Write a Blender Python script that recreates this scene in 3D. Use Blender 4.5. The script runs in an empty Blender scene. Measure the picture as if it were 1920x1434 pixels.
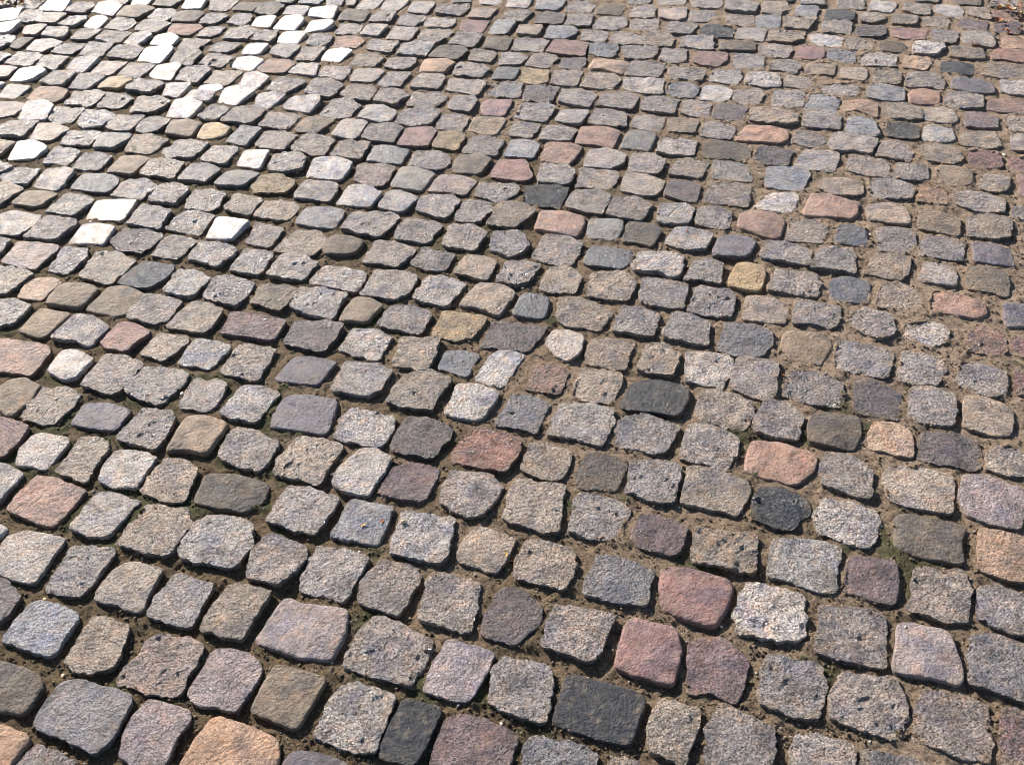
import bpy, math, random
import numpy as np

# ------------------------------------------------------------------ camera, sky, sun, exposure
C = bpy.context.scene.collection
S = bpy.context.scene
PITCH, ROLL, CAMH = math.atan(1634.53/1810), math.atan(-0.055), 1.5
SUN_AZ, SUN_EL = math.radians(-36), math.radians(28.5)      # azimuth from the view direction, negative = left

from mathutils import Matrix, Vector
cam = bpy.data.cameras.new('camera'); co = bpy.data.objects.new('camera', cam); C.objects.link(co)
cam.sensor_width = 36; cam.lens = 36*1810/1920; cam.clip_start = 0.05; cam.clip_end = 2000
rh = Vector((1, 0, 0)); vh = Vector((0, math.sin(PITCH), math.cos(PITCH))); fw = Vector((0, math.cos(PITCH), -math.sin(PITCH)))
X = rh*math.cos(ROLL) + vh*math.sin(ROLL); Y = vh*math.cos(ROLL) - rh*math.sin(ROLL); Z = -fw
m = Matrix.Identity(4)
for i in range(3):
    m[i][0], m[i][1], m[i][2] = X[i], Y[i], Z[i]
m[2][3] = CAMH
co.matrix_world = m
S.camera = co

w = bpy.data.worlds.new('World'); S.world = w; w.use_nodes = True
nt = w.node_tree
sky = nt.nodes.new('ShaderNodeTexSky'); sky.sky_type = 'NISHITA'; sky.sun_disc = False
sky.sun_elevation = SUN_EL; sky.sun_rotation = SUN_AZ
nt.links.new(sky.outputs[0], nt.nodes['Background'].inputs[0]); nt.nodes['Background'].inputs[1].default_value = 0.065
sd = Vector((math.sin(SUN_AZ)*math.cos(SUN_EL), math.cos(SUN_AZ)*math.cos(SUN_EL), math.sin(SUN_EL)))
sl = bpy.data.lights.new('sun', 'SUN'); sl.energy = 5.0; sl.angle = math.radians(0.5); sl.color = (1.0, 0.92, 0.83)
so = bpy.data.objects.new('sun', sl); C.objects.link(so); so.rotation_euler = sd.to_track_quat('Z', 'Y').to_euler()
S.view_settings.view_transform = 'Standard'; S.view_settings.look = 'None'; S.view_settings.gamma = 1
S.view_settings.exposure = 1.12
S.cycles.filter_width = 0.85

# ------------------------------------------------------------------ noise
RS = np.random.RandomState(7)
TAB = RS.rand(256, 256)*2 - 1
TABX = RS.rand(256, 256)*2 - 1
TABY = RS.rand(256, 256)*2 - 1
def vn(x, y, s, o=0):                      # smooth value noise, feature size s
    x = x/s + o*17.31 + 500; y = y/s + o*9.77 + 500
    xi = np.floor(x).astype(int); yi = np.floor(y).astype(int)
    fx = x-xi; fy = y-yi
    fx = fx*fx*(3-2*fx); fy = fy*fy*(3-2*fy)
    a = TAB[xi & 255, yi & 255]; b = TAB[(xi+1) & 255, yi & 255]
    c = TAB[xi & 255, (yi+1) & 255]; d = TAB[(xi+1) & 255, (yi+1) & 255]
    return (a*(1-fx)+b*fx)*(1-fy) + (c*(1-fx)+d*fx)*fy
def facet(x, y, s, o=0):                   # broken stone: flat little planes meeting in edges
    a = 0.7*o+0.4; c, q = math.cos(a), math.sin(a)
    wx = vn(x, y, s*1.3, o+31)*0.35; wy = vn(x, y, s*1.3, o+37)*0.35
    x, y = (x*c-y*q)/s+o*5.13+500+wx, (x*q+y*c)/s+o*3.71+500+wy
    xi = np.floor(x).astype(int); yi = np.floor(y).astype(int); fx = x-xi; fy = y-yi
    A = TAB[xi & 255, yi & 255]; B = TAB[(xi+1) & 255, yi & 255]; C_ = TAB[xi & 255, (yi+1) & 255]; D = TAB[(xi+1) & 255, (yi+1) & 255]
    return np.where(fx > fy, A+(B-A)*fx+(D-B)*fy, A+(D-C_)*fx+(C_-A)*fy)

# ------------------------------------------------------------------ materials
def rough_stone(name, grain, bump_d, speck, base_rough, rvar, spec):
    mt = bpy.data.materials.new(name); mt.use_nodes = True
    n = mt.node_tree.nodes; L = mt.node_tree.links.new
    p = n['Principled BSDF']
    geo = n.new('ShaderNodeNewGeometry')
    at = n.new('ShaderNodeAttribute'); at.attribute_name = 'tint'
    ag = n.new('ShaderNodeAttribute'); ag.attribute_name = 'gloss'
    def noise(sc, det=4, rg=0.6):
        q = n.new('ShaderNodeTexNoise'); q.inputs['Scale'].default_value = sc; q.inputs['Detail'].default_value = det
        q.inputs['Roughness'].default_value = rg; L(geo.outputs['Position'], q.inputs['Vector']); return q
    def ramp(src, pts):
        r = n.new('ShaderNodeValToRGB'); e = r.color_ramp.elements
        while len(e) < len(pts): e.new(0.5)
        for k, (t, v) in enumerate(pts):
            e[k].position = t; e[k].color = (v, v, v, 1) if not isinstance(v, tuple) else v+(1,)
        L(src, r.inputs[0]); return r
    def mix(a, b, f, bt='MIX'):
        q = n.new('ShaderNodeMix'); q.data_type = 'RGBA'; q.blend_type = bt
        if isinstance(f, float): q.inputs[0].default_value = f
        else: L(f, q.inputs[0])
        for s_, v in ((6, a), (7, b)):
            if isinstance(v, tuple): q.inputs[s_].default_value = v+(1,)
            else: L(v, q.inputs[s_])
        return q.outputs[2]
    vo = n.new('ShaderNodeTexVoronoi'); vo.inputs['Scale'].default_value = grain; L(geo.outputs['Position'], vo.inputs['Vector'])
    sep = n.new('ShaderNodeSeparateColor'); L(vo.outputs['Color'], sep.inputs[0])
    dk = ramp(sep.outputs[0], [(0.0, 1-speck), (0.13, 1-speck*0.8), (0.18, 1-speck*0.25), (0.55, 1.0), (0.64, 1+speck*0.6), (1.0, 1+speck*1.1)])
    col = mix(at.outputs['Color'], dk.outputs[0], 1.0, 'MULTIPLY')
    pn = noise(22, 5, 0.65)                           # blotches a few centimetres across
    pr = ramp(pn.outputs['Fac'], [(0.34, 0.58), (0.48, 0.98), (0.66, 1.30)])
    col = mix(col, pr.outputs[0], 1.0, 'MULTIPLY')
    cn = noise(14, 3)
    cr = ramp(cn.outputs['Fac'], [(0.50, 0.0), (0.64, 1.0)])
    cold = mix(col, (0.66, 0.70, 0.84), 1.0, 'MULTIPLY')
    col = mix(col, cold, cr.outputs[0])
    c2 = noise(31, 3, 0.6); c2r = ramp(c2.outputs['Fac'], [(0.50, 0.0), (0.66, 1.0)])
    col = mix(col, mix(col, (1.15, 1.0, 0.89), 1.0, 'MULTIPLY'), c2r.outputs[0])
    dn = noise(60, 4, 0.7)                            # sand dust lying in patches
    dr = ramp(dn.outputs['Fac'], [(0.52, 0.0), (0.72, 0.38)])
    col = mix(col, (0.34, 0.27, 0.19), dr.outputs[0])
    L(col, p.inputs['Base Color'])
    rn = ramp(noise(55, 5, 0.7).outputs['Fac'], [(0.32, base_rough-rvar), (0.66, base_rough+rvar)])
    mu = n.new('ShaderNodeMath'); mu.operation = 'SUBTRACT'; L(rn.outputs[0], mu.inputs[0]); L(ag.outputs['Fac'], mu.inputs[1])
    gr = n.new('ShaderNodeMath'); gr.operation = 'MULTIPLY_ADD'; gr.inputs[1].default_value = -0.22*speck/0.6   # glinting crystals
    L(sep.outputs[1], gr.inputs[0]); L(mu.outputs[0], gr.inputs[2])
    mx = n.new('ShaderNodeMath'); mx.operation = 'MAXIMUM'; mx.inputs[1].default_value = 0.16; L(gr.outputs[0], mx.inputs[0])
    L(mx.outputs[0], p.inputs['Roughness'])
    p.inputs['Specular IOR Level'].default_value = spec
    nb = noise(300, 5, 0.72); 
    ad = n.new('ShaderNodeMath'); ad.operation = 'MULTIPLY_ADD'; ad.inputs[1].default_value = 1.9
    n3 = noise(115, 4, 0.6)                           # hewn dents
    L(n3.outputs['Fac'], ad.inputs[0]); L(nb.outputs['Fac'], ad.inputs[2])
    b = n.new('ShaderNodeBump'); b.inputs['Distance'].default_value = bump_d
    bs = n.new('ShaderNodeMath'); bs.operation = 'MULTIPLY_ADD'; bs.inputs[1].default_value = -4.0; bs.inputs[2].default_value = 1.7; bs.use_clamp = True   # polished tops are smoother too
    L(ag.outputs['Fac'], bs.inputs[0]); L(bs.outputs[0], b.inputs['Strength'])
    L(ad.outputs[0], b.inputs['Height']); L(b.outputs[0], p.inputs['Normal'])
    return mt
MAT = {'r': rough_stone('rough_granite', 420, 0.0145, 0.66, 0.50, 0.17, 0.6),
       'm': rough_stone('worn_granite', 460, 0.0085, 0.52, 0.50, 0.14, 0.5),
       's': rough_stone('smooth_stone', 560, 0.0040, 0.34, 0.58, 0.12, 0.4)}

def sand_material():
    mt = bpy.data.materials.new('joint_sand'); mt.use_nodes = True
    n = mt.node_tree.nodes; L = mt.node_tree.links.new; p = n['Principled BSDF']
    geo = n.new('ShaderNodeNewGeometry')
    at = n.new('ShaderNodeAttribute'); at.attribute_name = 'tint'
    def noise(sc, det=4, rg=0.6):
        q = n.new('ShaderNodeTexNoise'); q.inputs['Scale'].default_value = sc; q.inputs['Detail'].default_value = det
        q.inputs['Roughness'].default_value = rg; L(geo.outputs['Position'], q.inputs['Vector']); return q
    vo = n.new('ShaderNodeTexVoronoi'); vo.inputs['Scale'].default_value = 330; L(geo.outputs['Position'], vo.inputs['Vector'])
    sep = n.new('ShaderNodeSeparateColor'); L(vo.outputs['Color'], sep.inputs[0])
    r = n.new('ShaderNodeValToRGB'); e = r.color_ramp.elements; e[0].color = (.45, .45, .45, 1); e[1].color = (1.5, 1.45, 1.4, 1)
    x = e.new(0.3); x.color = (.85, .85, .85, 1); x = e.new(0.85); x.color = (1.1, 1.1, 1.1, 1)
    L(sep.outputs[0], r.inputs[0])
    q = n.new('ShaderNodeMix'); q.data_type = 'RGBA'; q.blend_type = 'MULTIPLY'; q.inputs[0].default_value = 1
    L(at.outputs['Color'], q.inputs[6]); L(r.outputs[0], q.inputs[7])
    L(q.outputs[2], p.inputs['Base Color']); p.inputs['Roughness'].default_value = 0.9; p.inputs['Specular IOR Level'].default_value = 0.2
    nb = noise(240, 7, 0.8)
    b = n.new('ShaderNodeBump'); b.inputs['Strength'].default_value = 1; b.inputs['Distance'].default_value = 0.013
    L(nb.outputs['Fac'], b.inputs['Height']); L(b.outputs[0], p.inputs['Normal'])
    return mt
SAND = sand_material()
def plain(name, rgb, rough=0.6, spec=0.4):
    mt = bpy.data.materials.new(name); mt.use_nodes = True
    n = mt.node_tree.nodes; L = mt.node_tree.links.new; p = n['Principled BSDF']
    q = n.new('ShaderNodeTexNoise'); q.inputs['Scale'].default_value = 300
    r = n.new('ShaderNodeValToRGB'); e = r.color_ramp.elements
    e[0].position = .3; e[0].color = tuple(c*0.6 for c in rgb)+(1,); e[1].position = .7; e[1].color = tuple(min(1, c*1.3) for c in rgb)+(1,)
    g = n.new('ShaderNodeNewGeometry'); L(g.outputs['Position'], q.inputs['Vector']); L(q.outputs['Fac'], r.inputs[0]); L(r.outputs[0], p.inputs['Base Color'])
    p.inputs['Roughness'].default_value = rough; p.inputs['Specular IOR Level'].default_value = spec
    return mt

TINT = {'g': (.335, .29, .27), 'l': (.45, .405, .38), 'd': (.15, .125, .13), 't': (.35, .285, .235), 'i': (.34, .28, .28),
        'j': (.28, .272, .285), 'm': (.22, .208, .22), 'k': (.019, .021, .028), 'n': (.080, .084, .098), 'v': (.175, .13, .135),
        'p': (.26, .155, .145), 'c': (.30, .185, .145), 'r': (.28, .15, .12), 'o': (.38, .24, .155), 'y': (.38, .28, .165),
        'q': (.35, .27, .24), 'b': (.20, .155, .115), 'u': (.115, .095, .078)}
TINT2 = {'ts': (.30, .215, .165), 'ym': (.42, .30, .22), 'om': (.38, .25, .175), 'kr': (.065, .068, .08), 'km': (.045, .045, .05), 'dm': (.12, .098, .105),
         'cs': (.27, .175, .14), 'ps': (.24, .15, .145), 'gs': (.17, .16, .15), 'ls': (.42, .39, .37), 'nm': (.12, .122, .132), 'is': (.29, .245, .24),
         'os': (.31, .20, .135), 'vs': (.115, .105, .125)}

# ------------------------------------------------------------------ stones
def dryness(x, y):                         # where the joint sand is pale and dry, where dark and damp
    return np.clip(0.40+0.55*x+0.45*vn(x, y, 0.5, 1)+0.25*vn(x, y, 0.12, 4)+0.16*(y-1.8), 0, 1)
def outline(P, n, rng, rough):
    for cut in (rng.uniform(.002, .006)*(1.4 if rough == 's' else 1.0), 0.0028, 0.0012):     # take the corners off
        A = np.roll(P, -1, 0); e = np.hypot(*(A-P).T)[:, None]; r = np.minimum(cut/np.maximum(e, 1e-6), 0.3)
        Q = np.empty((2*len(P), 2)); Q[0::2] = P*(1-r)+A*r; Q[1::2] = P*r+A*(1-r); P = Q
    A = np.vstack([P, P[:1]]); d = np.hypot(*np.diff(A, axis=0).T); t = np.r_[0, np.cumsum(d)]
    u = np.linspace(0, t[-1], n, endpoint=False)
    o = np.c_[np.interp(u, t, A[:, 0]), np.interp(u, t, A[:, 1])]
    k = 1 if rough == 'r' else 3
    for _ in range(k): o = (np.roll(o, 1, 0)+2*o+np.roll(o, -1, 0))/4
    tg = np.roll(o, -1, 0)-np.roll(o, 1, 0); tg /= np.hypot(tg[:, 0], tg[:, 1])[:, None]+1e-9
    nr = np.c_[tg[:, 1], -tg[:, 0]]
    a = {'r': 1.25, 'm': 0.85, 's': 0.5}[rough]
    j = 0.0044 + a*(0.0028*vn(o[:, 0], o[:, 1], 0.022, 3) + 0.0016*vn(o[:, 0], o[:, 1], 0.008, 5) + 0.0008*vn(o[:, 0], o[:, 1], 0.004, 6))
    return o + nr*j[:, None], nr

def stone_mesh(code, P, idx, res):
    """top face outlined by P, built upwards from the sand; returns vertices, faces and per-vertex tint and gloss"""
    rng = np.random.RandomState(1000+idx)
    rough = code[1]; x = len(code) > 2
    if ((P[:, 0]*np.roll(P[:, 1], -1)-np.roll(P[:, 0], -1)*P[:, 1]).sum()) < 0: P = P[::-1]
    per = np.hypot(*(np.roll(P, -1, 0)-P).T).sum()
    n = max(24, int(per/res))
    o, nr = outline(P, n, rng, rough)
    c = o.mean(0); rb = np.hypot(*(o-c).T).mean()
    er = {'r': 0.0022, 'm': 0.0034, 's': 0.0052}[rough]*rng.uniform(0.6, 1.5)
    dome = {'r': 0.0015, 'm': 0.0022, 's': 0.0035}[rough]*rng.uniform(0.2, 1.3)
    lift = rng.uniform(-0.003, 0.003)
    # tilt of the whole stone
    tx, ty = rng.normal(0, 0.022, 2)
    if x:                                        # worn flat ones that lie tipped towards the low sun
        tk = 1.0 if c[1] > 2.05 else 0.3
        view = np.array([-c[0], -c[1], CAMH]); view /= np.linalg.norm(view)
        h = view+np.array(sd); h /= h[2]
        tx, ty = np.clip(h[0], -.11, .11)*rng.uniform(.7, 1.05)*tk, np.clip(h[1], -.10, .10)*rng.uniform(.6, 1.05)*tk
    nr_in = max(4, int((rb-er)/res))
    fin = (1-er/rb)*np.linspace(0, 1, nr_in+1)[1:]
    rings = [(f, 0.0, 0.0) for f in fin]
    for i in (0.62, 0.34, 0.15, 0.04, 0.0):
        rings.append((1-i*er/rb, er*(1-math.sqrt(max(0, 1-(1-i)**2)))*0.85, 0.0))
    for k, (zz, out) in enumerate(((0.0035, 0.0), (0.007, -0.0006), (0.012, -0.0016), (0.018, -0.0028), (0.034, -0.004))):
        rings.append((1.0, er*0.85+zz, out))
    V = [np.array([[c[0], c[1], 0.0]])]
    for f, dz, out in rings:
        xy = c+(o-c)*f+nr*out
        V.append(np.c_[xy, np.full(n, -dz)])
    ntop = 1+n*(len(rings)-10)
    V = np.vstack(V)
    X_, Y_ = V[:, 0], V[:, 1]
    amp = {'r': 1.0, 'm': 0.55, 's': 0.32}[rough]*rng.uniform(0.75, 1.3)
    o1 = idx % 13
    st = rng.uniform(0, math.pi); cs, sn = math.cos(st), math.sin(st)
    U_ = X_*cs+Y_*sn; W_ = (-X_*sn+Y_*cs)*rng.uniform(1.0, 1.7)
    h = amp*(0.0026*facet(U_, W_, 0.034, o1)+0.0019*facet(X_, Y_, 0.015, o1+3)+0.0012*vn(X_, Y_, 0.022, o1)
             + 0.00115*facet(U_, W_, 0.0080, o1+2)+0.00035*facet(X_, Y_, 0.0045, o1+5)+0.0002*vn(U_, W_, 0.0030, 5))
    if rough == 's': h += 0.0012*vn(X_, Y_, 0.03, o1)
    if x: h *= 0.5
    r2 = ((X_-c[0])**2+(Y_-c[1])**2)/rb**2
    fade = np.clip((V[:, 2]+0.020)/0.010, 0, 1)
    V[:, 2] += (h*fade + (dome*(1-np.minimum(r2, 1.2)) + tx*-(X_-c[0]) + ty*-(Y_-c[1]))*fade) + lift*fade
    # chipped, uneven sides
    k0 = 1+n*(len(rings)-6)
    side = V[k0:]
    a = np.tile(np.arange(n), len(side)//n)
    q = amp*0.0022*vn(a*per/n, side[:, 2], 0.012, idx % 50) + amp*0.0010*vn(a*per/n, side[:, 2], 0.005, idx % 31)
    q *= np.clip((-side[:, 2]-0.003)/0.006, 0, 1)
    side[:, :2] += nr[a % n]*q[:, None]
    ar = np.arange(n); nx = (ar+1) % n
    F = [(0, 1+i, 1+(i+1) % n) for i in range(n)]
    Q = []
    for k in range(len(rings)-1):
        b = 1+k*n
        Q.append(np.c_[b+ar, b+n+ar, b+n+nx, b+nx])
    Q = np.vstack(Q)
    base = np.array(TINT2.get(code[:2], TINT[code[0]]))
    w_ = rng.uniform(-.035, .035); base = base*rng.uniform(0.84, 1.14)*np.array([1+w_, 1, 1-w_])
    dr = dryness(V[:, 0], V[:, 1])
    dirt = np.array([.15, .112, .062])+(np.array([.32, .24, .16])-np.array([.15, .112, .062]))*dr[:, None]
    fr = np.hypot(V[:, 0]-c[0], V[:, 1]-c[1])/rb
    side_d = np.clip((-V[:, 2]-0.004)/0.008, 0, 1)
    rim = np.clip((fr-0.86)/0.2+0.35*vn(V[:, 0], V[:, 1], 0.02, 21), 0, 1)*{'r': .55, 'm': .4, 's': .2}[rough]*(0.3+0.7*dr)
    wt = np.clip(np.maximum(rim, side_d*0.6), 0, 1)[:, None]
    base = base*(1-wt)+dirt*wt
    gl = 0.29+rng.uniform(-.06, .05) if x else {'l': 0.12, 'j': 0.08, 'g': 0.05, 't': 0.02}.get(code[0], 0.0)+rng.choice([0, 0, .04, .09]) if rough == 'r' and code[0] in 'lgtj' else {'k': 0.16, 'n': 0.22, 'v': 0.14, 'l': 0.08, 'j': 0.08, 'g': 0.04}.get(code[0], -0.16 if rough == 's' else 0.0)+rng.uniform(-.05, .05)
    return V, F, Q, base, gl, c

def make_mesh(name, parts, mats, centre=(0, 0)):
    vs, tri, quad, tint, gloss, mi = [], [], [], [], [], []
    off = 0; mt_t, mt_q = [], []
    for V, F, Q, base, gl, slot in parts:
        vs.append(V-np.array([centre[0], centre[1], 0])); tri.append(np.array(F)+off); quad.append(Q+off); off += len(V)
        tint.append(np.c_[base, np.ones(len(V))]); gloss.append(np.full(len(V), gl))
        mt_t.append(np.full(len(F), slot)); mt_q.append(np.full(len(Q), slot))
    vs = np.vstack(vs); tri = np.vstack(tri); quad = np.vstack(quad)
    me = bpy.data.meshes.new(name)
    me.vertices.add(len(vs)); me.vertices.foreach_set('co', vs.ravel())
    nl = len(tri)*3+len(quad)*4
    me.loops.add(nl); me.loops.foreach_set('vertex_index', np.r_[tri.ravel(), quad.ravel()].astype(np.int32))
    me.polygons.add(len(tri)+len(quad))
    ls = np.r_[np.arange(len(tri))*3, len(tri)*3+np.arange(len(quad))*4].astype(np.int32)
    me.polygons.foreach_set('loop_start', ls)
    me.polygons.foreach_set('material_index', np.r_[np.concatenate(mt_t), np.concatenate(mt_q)].astype(np.int32))
    me.polygons.foreach_set('use_smooth', np.ones(len(ls), bool))
    me.update(calc_edges=True)
    t = me.attributes.new('tint', 'FLOAT_COLOR', 'POINT'); t.data.foreach_set('color', np.vstack(tint).astype(np.float32).ravel())
    g = me.attributes.new('gloss', 'FLOAT', 'POINT'); g.data.foreach_set('value', np.concatenate(gloss).astype(np.float32))
    for q in mats: me.materials.append(q)
    return me

def tag(o, label=None, cat=None, group=None, kind=None):
    for k, v in (('label', label), ('category', cat), ('group', group), ('kind', kind)):
        if v: o[k] = v
    return o

PEBBLES = [(-233, 1260, 5.5, 'y', 'yellowish pebble lying on the upper edge of a rough grey stone'), (-394, 1412, 4.5, 'w', 'white pebble in the joint left of a pale worn stone'), (-775, 1693, 5, 'w', 'pale pebble in a joint on the left, under a rough stone'), (-916, 1127, 4, 'y', 'small cream pebble in the sand above the bluish-white stone'), (673, 955, 2.6, 'w', 'tiny white pebble on the corner of the pale smooth stone'), (-828, 957, 4, 'y', 'ochre pebble in the joint above the big bluish stone'), (352, 981, 3, 'w', 'small white pebble below the corner of the pink pair'), (-49, 819, 3.2, 'w', 'small white pebble left of the big black slab'), (-902, 1401, 3.5, 'g', 'small grey pebble above the terracotta stone'), (775, 2537, 4.5, 'w', 'whitish pebble in the joint left of a large bluish stone'), (148, 2119, 5, 'y', 'orange pebble in the joint below a speckled grey stone'), (1521, 2567, 6, 'w', 'white pebble by the right edge, high up'), (997, 2187, 4, 'w', 'pale pebble right of the upper blue-black stone'), (-1214, 2474, 6, 'w', 'shining white pebble between two blazing stones'), (-319, 1198, 3.5, 'w', 'white pebble in the sand under the smooth bluish stone')]
LEAVES = [(-314, 1256, 12, 5, 'o', 0.4, 'ochre leaf crumb in the middle of the smooth bluish stone'), (-277, 1265, 11, 6, 'r', 1.0, 'brown leaf crumb at the right rim of the smooth bluish stone'), (-15, 1159, 26, 7, 'r', 0.6, 'russet leaf sprig beside the worn pinkish stone'), (-29, 1167, 16, 5, 'o', 1.6, 'short orange leaf shred touching the worn pinkish stone'), (505, 2236, 12, 6, 'r', 0.9, 'red leaf speck on a rough stone at upper right'), (623, 1637, 16, 5, 'r', 2.2, 'reddish leaf shred in the joint left of a rough stone'), (-17, 1213, 40, 3.5, 'k', -0.45, 'thin dark stalk lying above the worn pinkish stone'), (1966, 3665, 34, 8, 'p', -0.1, 'pale leaf lying by the top right corner'), (667, 2956, 20, 6, 'o', 0, 'tan leaf lying on a rough stone near the top right')]
LITTER = [(-2.107, 4.308, 0.1, 0.05, 90), (2.004, 3.622, 0.05, 0.07, 40), (1.894, 3.433, 0.05, 0.06, 14)]
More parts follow.
